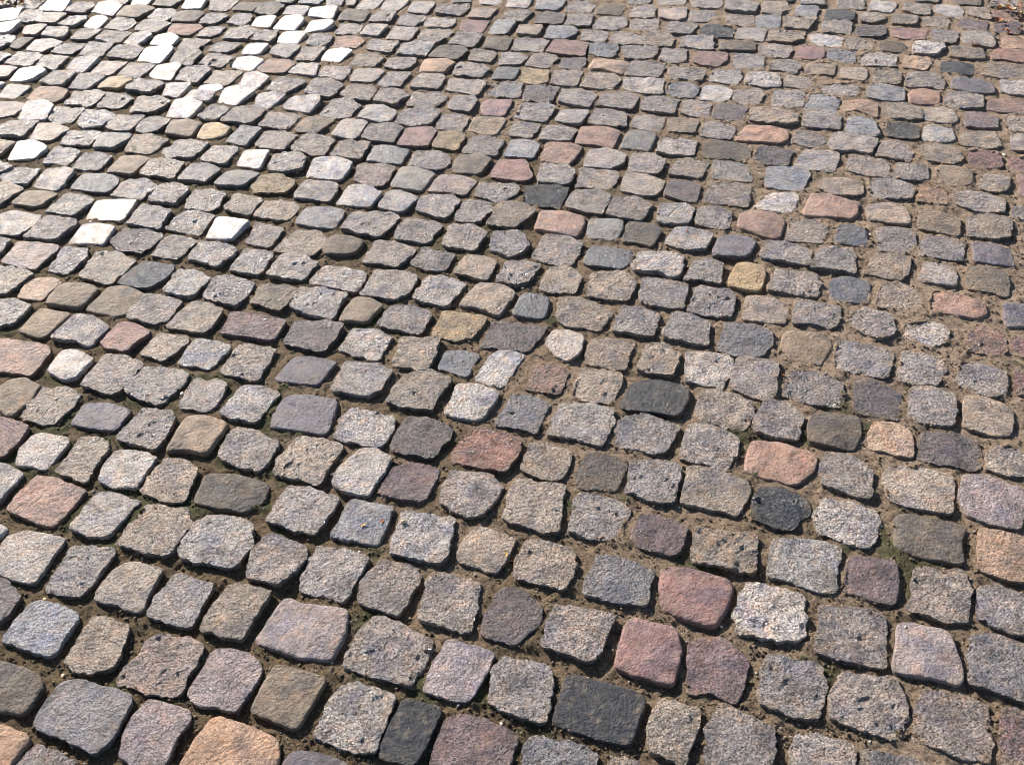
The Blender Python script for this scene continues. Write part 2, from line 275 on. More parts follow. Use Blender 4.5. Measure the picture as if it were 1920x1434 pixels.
# one stone a line: stone kind and finish, then the corners of its top face in millimetres, then its label
DATA = '''
lm -1045,1237 -1039,1282 -1010,1292 -917,1269 -946,1162 -979,1170 -1029,1195|worn pale grey stone below left of the terracotta stone low on the left edge
gr -897,1245 -812,1233 -806,1223 -843,1122 -918,1143 -910,1185|rough grey stone below right of the terracotta stone low on the left edge
tm -777,1195 -756,1196 -702,1175 -721,1082 -814,1116 -799,1173|worn tan-grey stone above left of the stone patched pink, yellow and blue
gr -669,1164 -592,1134 -618,1038 -702,1072 -699,1104|rough grey stone above right of the stone patched pink, yellow and blue
tr -560,1128 -524,1127 -477,1110 -492,1075 -520,1005 -591,1034 -589,1061|rough tan-grey stone just left of the big smooth lilac slab at lower left
lr -636,1305 -589,1299 -545,1275 -531,1224 -562,1170 -670,1203 -676,1221 -659,1283|rough pale grey stone below left of the cracked dark grey-brown slab
gr -505,1250 -423,1212 -424,1178 -462,1125 -527,1144 -527,1211|rough grey stone above left of the big smooth lilac slab at lower left
dr -1038,1181 -1003,1170 -960,1129 -979,1075 -1004,1088
jm -935,1112 -906,1116 -833,1077 -855,999 -863,994 -962,1035 -950,1077|pale bluish-white stone low on the left
tr -802,1075 -731,1051 -738,973 -768,955 -802,961 -826,979 -823,1023|rough tan-grey stone just left of the stone patched pink, yellow and blue
qr -682,1027 -583,1004 -608,904 -632,902 -724,937 -716,961|stone patched pink, yellow and blue
im -562,989 -534,993 -485,968 -471,942 -499,865 -569,883 -589,901 -587,921|worn lilac-grey stone just left of the square brown stone above the large orange one
us -970,995 -934,983 -870,956 -854,931 -871,884 -914,892 -936,901|rounded mauve stone low on the left edge
mm -819,935 -789,939 -750,924 -690,905 -692,870 -707,822 -726,805 -840,856 -846,873 -832,915|big bluish stone near the bottom left corner
im -660,900 -582,870 -581,850 -596,822 -605,773 -632,775 -684,795 -680,824 -684,850|worn lilac-grey stone just left of the large orange stone cut by the bottom edge
os -536,856 -472,833 -423,809 -418,775 -432,728 -527,733 -578,769 -557,823|large orange stone cut by the bottom edge
os -924,869 -894,861 -843,835 -860,790 -871,770 -891,777|orange stone in the bottom left corner
gr -827,823 -754,791 -754,773 -767,747 -853,769 -848,799|rough grey stone just right of the orange stone in the bottom left corner
jm -343,1328 -256,1303 -283,1211 -377,1238|smooth bluish stone with leaf crumbs on it
lr -237,1289 -131,1260 -144,1171 -165,1158 -256,1186 -251,1218 -242,1254|rough pale grey stone just right of the smooth bluish stone with leaf crumbs on it
tm -88,1243 -9,1206 -26,1163 -52,1127 -123,1157 -125,1179|worn tan-grey stone third to the left of the upper stone of the dusty-pink pair
tr 13,1198 55,1193 102,1165 101,1133 78,1079 -16,1114 -10,1154|rough tan-grey stone second to the left of the upper stone of the dusty-pink pair
gr -399,1211 -334,1197 -297,1175 -337,1082 -421,1110 -423,1148|rough grey stone above right of the big smooth lilac slab at lower left
gr -273,1172 -206,1148 -195,1128 -235,1042 -310,1079 -304,1123|rough grey stone below right of the smooth bluish stone with leaf crumbs on it
gr -171,1137 -79,1104 -103,997 -136,1005 -195,1036|rough grey stone third to the left of the lower stone of the dusty-pink pair
dm -39,1089 -9,1083 32,1044 23,1006 -20,968 -81,990 -67,1039|worn dark grey stone second to the left of the lower stone of the dusty-pink pair
is -448,1096 -414,1077 -329,1060 -330,1006 -348,956 -410,967 -494,1006 -463,1069|big smooth lilac slab at lower left
gr -278,1045 -237,1029 -169,983 -188,925 -206,896 -321,944 -305,1012|rough grey stone just right of the big smooth lilac slab at lower left
im -142,981 -57,949 -69,924 -104,860 -181,886 -163,934|worn lilac-grey stone above left of the big purplish stone right of the narrow blue-black one
gr -43,941 37,916 41,890 24,815 -17,827 -70,856 -60,910|rough grey stone just left of the big black slab near the bottom edge
bs -446,951 -353,919 -392,826 -476,864 -460,920|square brown stone above the large orange one
lr -312,910 -233,881 -240,850 -260,784 -301,786 -360,815 -340,876|rough pale grey stone just left of the narrow blue-black stone at the bottom edge
ks -214,873 -151,848 -158,822 -185,761 -194,750 -250,771 -248,790|narrow blue-black stone at the bottom edge
vm -122,838 -83,827 -24,792 -38,743 -50,724 -167,736 -162,769 -143,828|big purplish stone right of the narrow blue-black one
vs -392,787 -356,782 -299,759 -297,738 -407,744 -407,768|smooth purple-brown stone just right of the large orange stone cut by the bottom edge
vm 243,1250 267,1246 328,1212 320,1179 297,1145 231,1165 215,1186|mauve stone with a dark notch
tr 346,1208 459,1178 435,1086 322,1131|rough tan-grey stone just right of the mauve stone with a dark notch
mr 147,1149 187,1144 248,1111 220,1032 172,1043 112,1067 125,1107|rough blue-grey stone just left of the upper stone of the dusty-pink pair
ps 268,1120 303,1115 391,1074 372,1022 341,978 278,1005 253,1026 256,1086|upper stone of the dusty-pink pair
lr 421,1068 458,1056 512,1032 496,954 472,939 377,967 380,999 400,1044|rough pale grey stone just right of the upper stone of the dusty-pink pair
gr 60,1050 162,1011 144,969 117,920 98,925 29,961 45,1013|rough grey stone just left of the lower stone of the dusty-pink pair
ps 197,1008 267,979 270,932 246,869 185,891 153,911 169,960 183,996|lower stone of the dusty-pink pair
vm 311,958 349,958 383,907 369,873 345,831 310,853 271,855 291,952|pointed purple-brown stone by the pink pair
ks 68,899 189,855 195,840 160,766 114,778 37,811 42,833 56,862|big black slab near the bottom edge
tr 218,842 283,822 271,784 241,727 188,761 200,801|rough tan-grey stone just right of the big black slab near the bottom edge
gr 321,828 361,807 398,777 378,717 360,701 277,723 292,789|rough grey stone directly below the pointed purple-brown stone by the pink pair
mr 9,785 78,768 103,749 94,725 40,719 -20,731 -12,773|rough blue-grey stone just right of the big purplish stone right of the narrow blue-black one
tr 131,746 151,742 172,729 169,706 113,715
lr 493,1164 586,1151 607,1133 571,1038 537,1047 460,1084 474,1129|rough pale grey stone just left of the small purple stone below the olive oblong
vm 629,1121 704,1101 695,1056 672,1006 631,1021 592,1043 612,1099|small purple stone below the olive oblong
gr 742,1086 826,1068 817,1028 784,959 746,967 693,995 713,1031|rough grey stone just right of the small purple stone below the olive oblong
gr 839,1033 868,1033 911,1010 879,929 861,931 809,967|rough grey stone directly below the orange-brown stone on the right edge
us 751,1216 866,1176 838,1130 830,1088 763,1105 716,1134 735,1190|dark olive oblong at lower right
om 892,1167 965,1142 931,1040 897,1047 852,1076|orange-brown stone on the right edge
gr 541,1011 647,989 632,938 612,879 558,896 506,920 526,970|rough grey stone just left of the pale smooth stone with a pebble on it
is 665,965 744,945 741,871 726,840 667,862 627,874 649,922|pale smooth stone with a pebble on it
mr 784,935 818,933 868,912 825,806 792,817 747,843 767,901|rough blue-grey stone just right of the pale smooth stone with a pebble on it
gr 421,919 506,885 499,848 475,794 430,803 385,829 405,888|rough grey stone just right of the pointed purple-brown stone by the pink pair
gr 539,873 624,861 628,827 616,783 584,750 538,769 493,796 517,847|rough grey stone second to the right of the pointed purple-brown stone by the pink pair
gr 664,837 701,829 759,803 745,753 722,704 682,718 617,749 638,797|rough grey stone directly below the pale smooth stone with a pebble on it
gr 427,767 467,763 515,742 512,721 501,693 408,704|rough grey stone third to the right of the big black slab near the bottom edge
mr 533,734 600,719 625,703 617,680 517,692|blue-grey stone cut off by the bottom edge, leftmost under the big grey one at right
vr 781,791 816,777 776,686 741,702|purplish stone in the bottom right corner
cm -1313,1942 -1221,1915 -1156,1898 -1142,1866 -1158,1786 -1216,1802 -1258,1811|large red-brown stone on the left edge
lmx -1108,1869 -1082,1873 -1020,1832 -1044,1771 -1067,1761 -1125,1800|bright white stone beside the large red-brown one
gr -991,1839 -936,1834 -893,1801 -925,1706 -946,1702 -1024,1741 -1008,1791|rough grey stone just right of the bright white stone beside the large red-brown one
gr -887,1789 -837,1785 -771,1759 -775,1726 -821,1654 -874,1680 -915,1710|rough grey stone above left of the flat brown stone right of the glossy violet one
bs -1206,1773 -1173,1776 -1125,1744 -1128,1695 -1152,1649 -1165,1645 -1191,1668 -1212,1686 -1225,1741|smooth brown stone below left of the large red-brown stone on the left edge
tr -1111,1734 -1050,1729 -1014,1707 -1049,1610 -1134,1637 -1133,1679|rough tan-grey stone just left of the small glossy violet stone on the left
vs -997,1674 -945,1672 -881,1641 -898,1578 -935,1584 -1011,1612|small glossy violet stone on the left
gr -850,1638 -786,1628 -772,1599 -789,1506 -832,1524 -888,1553 -870,1591|rough grey stone just left of the flat brown stone right of the glossy violet one
bs -742,1607 -706,1606 -648,1579 -652,1544 -675,1486 -716,1501 -768,1505|flat brown stone right of the glossy violet one
gr -755,1736 -686,1727 -671,1707 -685,1643 -710,1625 -773,1651|rough grey stone above right of the flat brown stone right of the glossy violet one
lr -631,1709 -578,1699 -544,1669 -581,1579 -617,1587 -669,1616|rough pale grey stone just left of the glossy mauve slab with a chipped corner
tr -664,1855 -571,1830 -600,1723 -695,1756|rough tan-grey stone just left of the blue-violet slab with a shiny top
lr -782,1884 -721,1872 -685,1845 -725,1773 -803,1802|rough pale grey stone second to the left of the blue-violet slab with a shiny top
gr -630,1557 -584,1554 -521,1505 -547,1428 -592,1440 -650,1477|rough grey stone just right of the flat brown stone right of the glossy violet one
pm -1204,1643 -1165,1635 -1104,1602 -1109,1565 -1125,1520 -1156,1511|worn pink stone two rows below the large red-brown stone on the left edge
lm -1079,1580 -1045,1575 -1000,1554 -1003,1518 -1021,1468 -1091,1491 -1099,1535|worn pale grey stone above left of the terracotta stone low on the left edge
tr -970,1559 -934,1556 -902,1534 -921,1426 -999,1461 -982,1507|rough tan-grey stone directly below the small glossy violet stone on the left
lm -880,1509 -834,1508 -784,1485 -807,1398 -851,1401 -894,1426 -896,1468|worn pale grey stone second to the left of the cracked dark grey-brown slab
tr -765,1476 -731,1474 -687,1443 -701,1355 -741,1358 -798,1388 -785,1432|rough tan-grey stone just left of the cracked dark grey-brown slab
us -663,1423 -602,1418 -525,1386 -527,1343 -564,1316 -618,1330 -674,1349|cracked dark grey-brown slab
lm -1150,1496 -1117,1489 -1069,1453 -1091,1388 -1107,1376
cm -1034,1446 -999,1441 -916,1397 -932,1342 -953,1306 -984,1312 -1063,1356 -1059,1390|terracotta stone low on the left edge
lm -887,1390 -842,1383 -790,1357 -834,1269 -873,1272 -915,1295|worn pale grey stone just right of the terracotta stone low on the left edge
tr -775,1350 -683,1331 -671,1290 -700,1209 -755,1228 -808,1248 -793,1295|rough tan-grey stone second to the right of the terracotta stone low on the left edge
ls -1088,1324 -1047,1304 -1054,1285 -1071,1278
vs -523,1799 -492,1796 -419,1770 -454,1692 -499,1701 -561,1722|blue-violet slab with a shiny top
lr -395,1768 -326,1756 -283,1725 -305,1666 -333,1641 -418,1670|rough pale grey stone just right of the blue-violet slab with a shiny top
tr -250,1716 -190,1714 -142,1685 -187,1588 -230,1594 -292,1625|rough tan-grey stone second to the right of the blue-violet slab with a shiny top
ns -155,1788 -117,1788 -73,1772 -106,1693 -172,1732|small slate-blue stone at the centre
lm -41,1776 -11,1782 31,1761 -22,1651 -85,1681|worn pale grey stone just left of the small rough pink stone
tr -263,1845 -167,1831 -198,1723 -281,1747|rough tan-grey stone just left of the small slate-blue stone at the centre
vs -526,1660 -486,1659 -404,1634 -406,1585 -417,1524 -472,1543 -546,1561 -545,1617|glossy mauve slab with a chipped corner
lr -369,1605 -325,1589 -268,1569 -275,1515 -293,1478 -342,1491 -396,1515 -391,1569|rough pale grey stone just right of the glossy mauve slab with a chipped corner
dr -236,1567 -193,1556 -134,1519 -147,1491 -176,1434 -221,1449 -269,1472 -261,1514|rough dark grey stone just left of the rough brick-red stone in the centre
lm -124,1667 -77,1661 -30,1628 -74,1544 -113,1552 -157,1575 -145,1605|worn pale grey stone directly below the small slate-blue stone at the centre
rr -89,1520 -41,1502 12,1478 8,1432 -27,1384 -70,1401 -136,1424 -133,1461|rough brick-red stone in the centre
tr -480,1526 -427,1512 -379,1485 -419,1380 -464,1399 -516,1416 -516,1462|rough tan-grey stone directly below the glossy mauve slab with a chipped corner
lm -334,1469 -303,1467 -266,1443 -310,1340 -350,1351 -389,1376 -382,1411|worn pale grey stone just left of the mauve stone with a chipped dark corner
vm -220,1428 -166,1404 -175,1364 -193,1318 -232,1321 -291,1347 -263,1420|mauve stone with a chipped dark corner
gr -139,1397 -57,1378 -31,1345 -72,1272 -109,1271 -161,1312 -155,1350|rough grey stone just right of the mauve stone with a chipped dark corner
gr -481,1376 -444,1371 -372,1336 -379,1311 -410,1248 -458,1259 -516,1287|rough grey stone just left of the smooth bluish stone with leaf crumbs on it
cr 67,1726 97,1721 137,1690 104,1617 33,1638|small rough pink stone
tr 172,1698 254,1674 253,1636 221,1576 176,1585 135,1604 150,1656|rough tan-grey stone just left of the black oblong right of centre
ks 278,1640 308,1643 360,1633 401,1608 392,1567 363,1519 313,1533 240,1559 256,1604|black oblong right of centre
tr 201,1805 302,1790 266,1684 216,1700 174,1720|rough tan-grey stone third to the right of the yellowish stone with a broken front
tr 333,1773 374,1769 402,1735 393,1702 366,1649 319,1669 292,1685|rough tan-grey stone directly above the black oblong right of centre
lr 421,1736 514,1720 520,1691 481,1607 397,1635|pale grey stone right of a small dark hole in the sand, right of centre
gr 533,1701 620,1683 593,1572 559,1559 498,1606 514,1664|rough grey stone two rows above the long salmon-red rounded stone
mr -3,1620 40,1617 84,1582 44,1500 -41,1529 -19,1575|rough blue-grey stone above right of the rough brick-red stone in the centre
lr 105,1583 171,1570 223,1550 216,1506 186,1446 134,1469 74,1488|rough pale grey stone directly above the dark brown half-smooth stone
gr 257,1528 292,1530 358,1490 319,1417 292,1413 213,1444 223,1477 215,1496|rough grey stone directly below the black oblong right of centre
tr 427,1604 465,1598 535,1546 524,1512 497,1470 468,1477 401,1511|rough tan-grey stone just right of the black oblong right of centre
gr 383,1493 420,1490 481,1442 455,1380 430,1355 349,1397|rough grey stone just left of the long salmon-red rounded stone
tr 32,1460 72,1455 120,1428 110,1388 88,1354 52,1356 8,1391|rough tan-grey stone just left of the dark brown half-smooth stone
um 154,1430 234,1401 222,1353 198,1316 122,1330 125,1364|dark brown half-smooth stone
gr 247,1395 289,1388 345,1370 327,1319 313,1274 273,1281 223,1314|rough grey stone just right of the dark brown half-smooth stone
tm 361,1369 405,1361 474,1317 471,1287 431,1232 399,1247 329,1276|worn tan-grey stone just left of the speckled blue-black rough stone
tr -6,1359 96,1332 75,1218 41,1220 -34,1261|rough tan-grey stone below right of the rough brick-red stone in the centre
gr 120,1313 207,1289 223,1259 183,1191 144,1197 95,1216|rough grey stone just left of the mauve stone with a dark notch
gr 782,1749 810,1743 899,1698 856,1611 805,1629 744,1642 758,1693|rough grey stone just right of the flat tan stone with a straight shadow
gr 920,1694 1005,1667 995,1629 959,1579 915,1585 879,1604|rough grey stone second to the right of the flat tan stone with a straight shadow
gr 1039,1650 1087,1643 1126,1607 1096,1536 1071,1526 1033,1552 1005,1570|rough grey stone directly below the rough red-brown stone near the right edge
pr 1154,1616 1181,1603 1146,1522 1118,1529
gr 642,1653 694,1643 751,1606 738,1550 716,1521 675,1535 655,1551 607,1571|rough grey stone directly above the flat olive stone above the salmon-red one
dm 785,1611 826,1605 869,1555 836,1477 796,1490 752,1508|worn dark grey stone directly above the small pale peach stone
gr 900,1573 936,1565 978,1536 948,1444 914,1456 860,1475|rough grey stone just above the stone just right of the small pale peach stone
tm 1006,1536 1042,1530 1089,1486 1054,1412 1030,1409 966,1443|worn tan-grey stone two rows below the rough red-brown stone near the right edge
gr 565,1556 605,1548 632,1498 607,1433 567,1436 520,1463 525,1487|rough grey stone just left of the flat olive stone above the salmon-red one
us 654,1496 677,1504 753,1484 739,1432 711,1388 658,1410 629,1426 642,1478|flat olive stone above the salmon-red one
ym 787,1471 817,1469 850,1437 828,1361 804,1371 770,1388 748,1389 760,1440|small pale peach stone
dr 875,1433 924,1429 978,1395 970,1359 947,1318 908,1332 841,1355 862,1413|rough dark grey stone just right of the small pale peach stone
tr 1011,1381 1039,1376 1065,1352 1043,1288 1003,1299 964,1319 986,1358|rough tan-grey stone second to the right of the small pale peach stone
cs 510,1433 561,1422 621,1385 628,1367 611,1337 568,1305 512,1327 475,1351 493,1404|long salmon-red rounded stone
gr 656,1392 702,1379 733,1332 706,1257 677,1264 619,1306 633,1357|rough grey stone just right of the long salmon-red rounded stone
tm 769,1343 807,1340 889,1308 879,1270 852,1210 790,1227 742,1251 747,1305|worn tan-grey stone directly above the dark olive oblong at lower right
im 911,1299 951,1294 1009,1260 995,1212 967,1163 916,1178 882,1200 884,1253|worn lilac-grey stone directly above the orange-brown stone on the right edge
kr 493,1298 543,1295 582,1262 577,1230 533,1193 500,1196 463,1222 477,1270|speckled blue-black rough stone
lr 610,1260 660,1249 702,1225 706,1197 680,1145 651,1139 581,1178 585,1225|rough pale grey stone just left of the dark olive oblong at lower right
lm -1522,2535 -1463,2555 -1377,2521 -1370,2488 -1410,2423 -1487,2437|worn pale grey stone two rows above the orange-tan stone on the left edge
gr -1358,2515 -1255,2479 -1251,2451 -1291,2381 -1384,2405|rough grey stone just left of the blazing white stone below the largest white slab
lsx -1228,2588 -1096,2564 -1119,2469 -1237,2497|largest blazing white slab at upper left
gr -1078,2539 -1034,2534 -984,2500 -997,2407 -1032,2423 -1100,2448|rough grey stone just right of the largest blazing white slab at upper left
lr -945,2496 -896,2494 -849,2467 -874,2370 -981,2411|rough pale grey stone just left of the blue-white gleaming stone at upper left
lsx -1234,2462 -1180,2453 -1126,2426 -1143,2346 -1249,2371|blazing white stone below the largest white slab
dr -1099,2420 -1050,2415 -971,2368 -1016,2289 -1098,2315 -1125,2365|rough dark grey stone just right of the blazing white stone below the largest white slab
gr -974,2365 -923,2363 -870,2334 -912,2251 -983,2275|rough grey stone above right of the dark slaty stone on the left
lr -862,2327 -811,2322 -752,2287 -753,2253 -790,2211 -880,2254|rough pale grey stone below left of the blue-white gleaming stone at upper left
lr -1477,2412 -1424,2394 -1428,2329 -1444,2319
qm -1393,2382 -1276,2356 -1268,2340 -1301,2237 -1407,2281|worn pinkish-grey stone above left of the orange-tan stone on the left edge
lr -1249,2341 -1176,2319 -1168,2281 -1200,2206 -1259,2228|rough pale grey stone above left of the left stone of the flat olive pair
tr -1142,2296 -1087,2296 -1022,2250 -1066,2150 -1164,2192|rough tan-grey stone just left of the dark slaty stone on the left
nm -999,2237 -907,2217 -918,2163 -961,2119 -1047,2148|dark slaty stone on the left
lr -890,2196 -853,2190 -797,2146 -834,2066 -855,2078 -908,2093|rough pale grey stone just right of the dark slaty stone on the left
tr -1420,2254 -1361,2251 -1291,2209 -1342,2133 -1374,2126|rough tan-grey stone just left of the orange-tan stone on the left edge
om -1302,2194 -1247,2199 -1207,2174 -1237,2093 -1304,2114|orange-tan stone on the left edge
bs -1202,2160 -1138,2157 -1093,2131 -1115,2046 -1215,2070|left stone of the flat olive pair
bs -1065,2134 -1017,2130 -962,2098 -983,2024 -1015,2005 -1101,2040|right stone of the flat olive pair
gr -956,2088 -905,2083 -852,2053 -873,1970 -914,1964 -982,1995|rough grey stone just right of the right stone of the flat olive pair
tr -822,2040 -777,2031 -738,1997 -738,1968 -762,1909 -810,1927 -865,1946|rough tan-grey stone just left of the long purplish stone with a sheen
lr -1366,2104 -1316,2105 -1251,2068 -1279,1997 -1321,1981|rough pale grey stone above left of the large red-brown stone on the left edge
bs -1225,2056 -1135,2023 -1174,1935 -1185,1931 -1253,1966|smooth brown stone above left of the bright white stone beside the large red-brown one
lr -1120,2012 -1069,2002 -1020,1959 -1047,1887 -1095,1910 -1154,1929|rough pale grey stone just left of the dusty-pink stone on the left
pm -995,1976 -954,1968 -905,1926 -951,1854 -996,1869 -1020,1894|dusty-pink stone on the left
tr -886,1922 -801,1898 -799,1875 -844,1816 -911,1844|rough tan-grey stone just right of the dusty-pink stone on the left
lsx -834,2453 -731,2411 -758,2371 -772,2336 -852,2356|blue-white gleaming stone at upper left
gr -715,2416 -633,2371 -657,2281 -730,2323
tr -615,2332 -582,2365 -530,2351 -497,2303 -530,2231 -639,2267|rough tan-grey stone just left of the dark smooth stone with a curved front
jm -576,2478 -513,2471 -459,2450 -481,2361 -550,2377 -599,2401|worn bluish-grey stone above left of the dark smooth stone with a curved front
gr -434,2437 -321,2426 -299,2405 -344,2303 -415,2328 -467,2354|rough grey stone above right of the dark smooth stone with a curved front
us -484,2326 -434,2315 -392,2287 -410,2231 -442,2223 -498,2234 -505,2269|dark smooth stone with a curved front
gr -359,2287 -292,2271 -242,2232 -290,2153 -332,2173 -388,2192|rough grey stone just right of the dark smooth stone with a curved front
lr -725,2293 -643,2254 -646,2231 -667,2156 -752,2188|rough pale grey stone above left of the knobbly round brown stone
gr -609,2245 -548,2225 -512,2190 -544,2112 -600,2133 -643,2148|rough grey stone above right of the knobbly round brown stone
lr -492,2183 -460,2174 -374,2139 -377,2097 -401,2052 -462,2078 -521,2100|rough pale grey stone directly below the dark smooth stone with a curved front
lr -349,2145 -292,2139 -234,2110 -256,2034 -286,2011 -379,2040|rough pale grey stone above right of the small smooth tan stone
gr -786,2151 -740,2157 -669,2113 -703,2019 -746,2038 -800,2063|rough grey stone just left of the knobbly round brown stone
br -646,2106 -583,2100 -551,2071 -569,2017 -592,1989 -664,2026 -659,2071|knobbly round brown stone
lr -543,2078 -484,2073 -419,2039 -449,1942 -498,1961 -561,2006|rough pale grey stone just left of the small smooth tan stone
bs -396,2024 -359,2018 -320,1985 -358,1920 -427,1931|small smooth tan stone
gr -296,1987 -248,1978 -202,1954 -191,1939 -223,1862 -276,1885 -330,1908|rough grey stone just left of the yellowish stone with a broken front
vm -710,1990 -670,1984 -563,1941 -586,1866 -644,1884 -722,1910|long purplish stone with a sheen
dr -540,1936 -459,1929 -419,1911 -424,1875 -461,1810 -509,1832 -558,1854|rough dark grey stone just right of the long purplish stone with a sheen
lr -391,1897 -338,1890 -289,1858 -318,1772 -371,1794 -416,1824|rough pale grey stone directly below the small smooth tan stone
gr -276,2393 -211,2377 -174,2355 -211,2263 -291,2283 -311,2297 -297,2349|grey streaked stone two to the left of the greenish-grey stone at upper centre
gr -150,2344 -87,2334 -48,2288 -81,2213 -126,2223 -172,2248|grey stone just left of the greenish-grey stone at upper centre
jr -25,2295 47,2285 67,2225 49,2187 11,2171 -40,2207|rough bluish-grey stone two rows above the slate-blue stone with a groove across
gr 115,2266 167,2255 215,2216 182,2130 138,2129 71,2168|rough grey stone just left of the dark slate stone under the smooth grey one
cs 113,2397 176,2381 232,2345 226,2303 202,2249 164,2267 88,2305|salmon oblong left of the smooth grey stone
gs 246,2340 338,2328 332,2274 309,2224 231,2249|smooth grey stone just left of the dark greenish broken stone
ns 236,2202 351,2174 352,2152 309,2085 210,2122 224,2170|dark slate stone under the smooth grey one
tr -7,2458 44,2446 96,2396 63,2349 32,2310 -45,2339|rough tan-grey stone just left of the salmon oblong left of the smooth grey stone
gr -227,2239 -139,2205 -164,2125 -208,2134 -256,2166|rough grey stone second to the right of the dark smooth stone with a curved front
tm -107,2193 -62,2181 -25,2155 -52,2066 -95,2092 -138,2112|worn tan-grey stone third to the right of the dark smooth stone with a curved front
gr 4,2155 48,2148 94,2127 52,2046 15,2045 -24,2064|rough grey stone above left of the slate-blue stone with a groove across
tr 115,2114 168,2109 195,2064 171,1995 126,1999 85,2023|rough tan-grey stone above right of the slate-blue stone with a groove across
tr 230,2072 312,2064 334,2020 310,1952 286,1949 203,1982|rough tan-grey stone directly below the dark slate stone under the smooth grey one
lr -210,2105 -157,2097 -107,2061 -158,1967 -198,1986 -244,2012|rough pale grey stone above left of the yellowish stone with a broken front
tm -70,2055 -15,2042 19,2014 13,1984 -25,1919 -72,1952 -125,1967|worn tan-grey stone just left of the slate-blue stone with a groove across
ns 44,2006 107,1976 92,1895 60,1900 11,1916|slate-blue stone with a groove across
tr 136,1980 192,1968 266,1908 221,1841 190,1849 136,1863 122,1906|rough tan-grey stone just right of the slate-blue stone with a groove across
yr -164,1944 -131,1938 -54,1908 -84,1845 -131,1831 -191,1854|yellowish stone with a broken front
dr -37,1894 93,1859 70,1818 39,1768 6,1781 -68,1803|rough dark grey stone just right of the yellowish stone with a broken front
lm 109,1842 146,1843 179,1818 164,1753 137,1729 108,1749 86,1799|worn pale grey stone above right of the small rough pink stone
lr 457,2397 517,2391 545,2356 514,2277 430,2306|rough pale grey stone second to the left of the rounded brown stone at upper right
gr 560,2367 600,2366 647,2333 624,2251 610,2247 538,2278|rough grey stone just left of the rounded brown stone at upper right
cs 669,2313 699,2328 768,2309 785,2271 749,2192 732,2188 689,2221 651,2254|rounded brown stone at upper right
um 351,2305 421,2289 439,2252 399,2181 373,2200 327,2216|dark greenish broken stone
lr 477,2266 527,2255 573,2221 541,2156 479,2162 439,2194|rough pale grey stone just left of the smooth lilac stone
vs 590,2211 664,2209 686,2181 649,2112 620,2110 554,2124|smooth lilac stone above the round yellow one
gr 710,2173 744,2170 816,2118 793,2056 743,2076 678,2104|rough grey stone just right of the smooth lilac stone
lr 361,2159 445,2149 476,2124 452,2040 430,2037 406,2060 332,2083|rough pale grey stone just right of the dark slate stone under the smooth grey one
gr 508,2110 533,2113 574,2082 548,1998 507,2020 462,2024|rough grey stone just left of the round yellow stone
ys 613,2078 647,2077 675,2051 666,2010 643,1961 598,1976 574,1993 579,2018|round yellow stone among grey ones, right of centre
gr 706,2040 803,2013 802,1977 783,1929 736,1928 699,1946 663,1960|rough grey stone just left of the lower of two stacked blue-black stones
gr 358,2044 414,2033 469,2013 438,1902 398,1905 359,1923 337,1955|rough grey stone two rows below the dark greenish broken stone
gr 491,1985 560,1969 578,1938 548,1864 516,1866 445,1892|rough grey stone just below the stone just left of the round yellow stone
tm 610,1947 671,1929 701,1897 675,1824 642,1832 577,1852|worn tan-grey stone directly below the round yellow stone
gr 288,1920 328,1916 374,1884 347,1803 314,1810 254,1834|rough grey stone second to the right of the slate-blue stone with a groove across
gr 408,1881 454,1877 494,1840 472,1752 425,1774 373,1801|rough grey stone second to the left of the flat tan stone with a straight shadow
mr 534,1837 594,1822 637,1787 621,1744 587,1704 536,1713 491,1738|rough blue-grey stone just left of the flat tan stone with a straight shadow
bs 671,1797 722,1788 765,1767 759,1728 717,1664 674,1688 628,1705|flat tan stone with a straight shadow
tr 795,2264 867,2265 892,2224 861,2158 768,2179|rough tan-grey stone just left of the upper of two stacked blue-black stones
bm 1169,2286 1214,2275 1258,2235 1222,2151 1183,2172 1135,2200|worn brown stone second to the right of the large pink stone at upper right
tr 1293,2252 1340,2247 1394,2221 1354,2133 1308,2129 1249,2154|rough tan-grey stone directly above the purple-brown oblong near the right edge
ns 931,2247 968,2240 993,2208 973,2131 948,2133 893,2161|upper of two stacked blue-black stones
gr 1023,2211 1067,2207 1112,2179 1097,2119 1057,2084 996,2106|rough grey stone just right of the upper of two stacked blue-black stones
gr 1137,2160 1189,2146 1225,2117 1190,2034 1151,2053 1087,2070|rough grey stone just left of the purple-brown oblong near the right edge
vs 1249,2115 1291,2111 1334,2085 1311,2001 1269,2010 1219,2031|purple-brown oblong near the right edge
gr 1430,2284 1466,2268 1444,2216 1402,2232
gr 723,1912 750,1907 822,1872 811,1822 775,1788 737,1814 693,1816|rough grey stone directly above the flat tan stone with a straight shadow
gr 843,2129 883,2126 929,2102 903,2014 854,2034 796,2045|rough grey stone directly above the lower of two stacked blue-black stones
tr 982,2091 1026,2084 1064,2067 1040,2006 1003,1968 964,1987 925,2006|rough tan-grey stone second to the left of the dusty brown stone at right
gm 1098,2042 1132,2034 1159,2000 1138,1936 1097,1940 1049,1964|worn grey stone just left of the dusty brown stone at right
bm 1187,2003 1230,2004 1274,1979 1269,1939 1245,1882 1200,1900 1160,1924|dusty brown stone at right
ns 844,1999 883,2000 929,1970 896,1885 855,1893 815,1906 825,1975|lower of two stacked blue-black stones
tr 962,1962 1003,1958 1036,1925 1026,1863 999,1837 956,1855 913,1873 941,1934|rough tan-grey stone just left of the long orange-pink stone near the right edge
cs 1068,1915 1118,1908 1178,1859 1167,1818 1138,1802 1091,1820 1037,1839 1048,1876|long orange-pink stone near the right edge
gr 851,1860 892,1861 937,1824 917,1754 887,1747 840,1778 836,1829|rough grey stone directly below the lower of two stacked blue-black stones
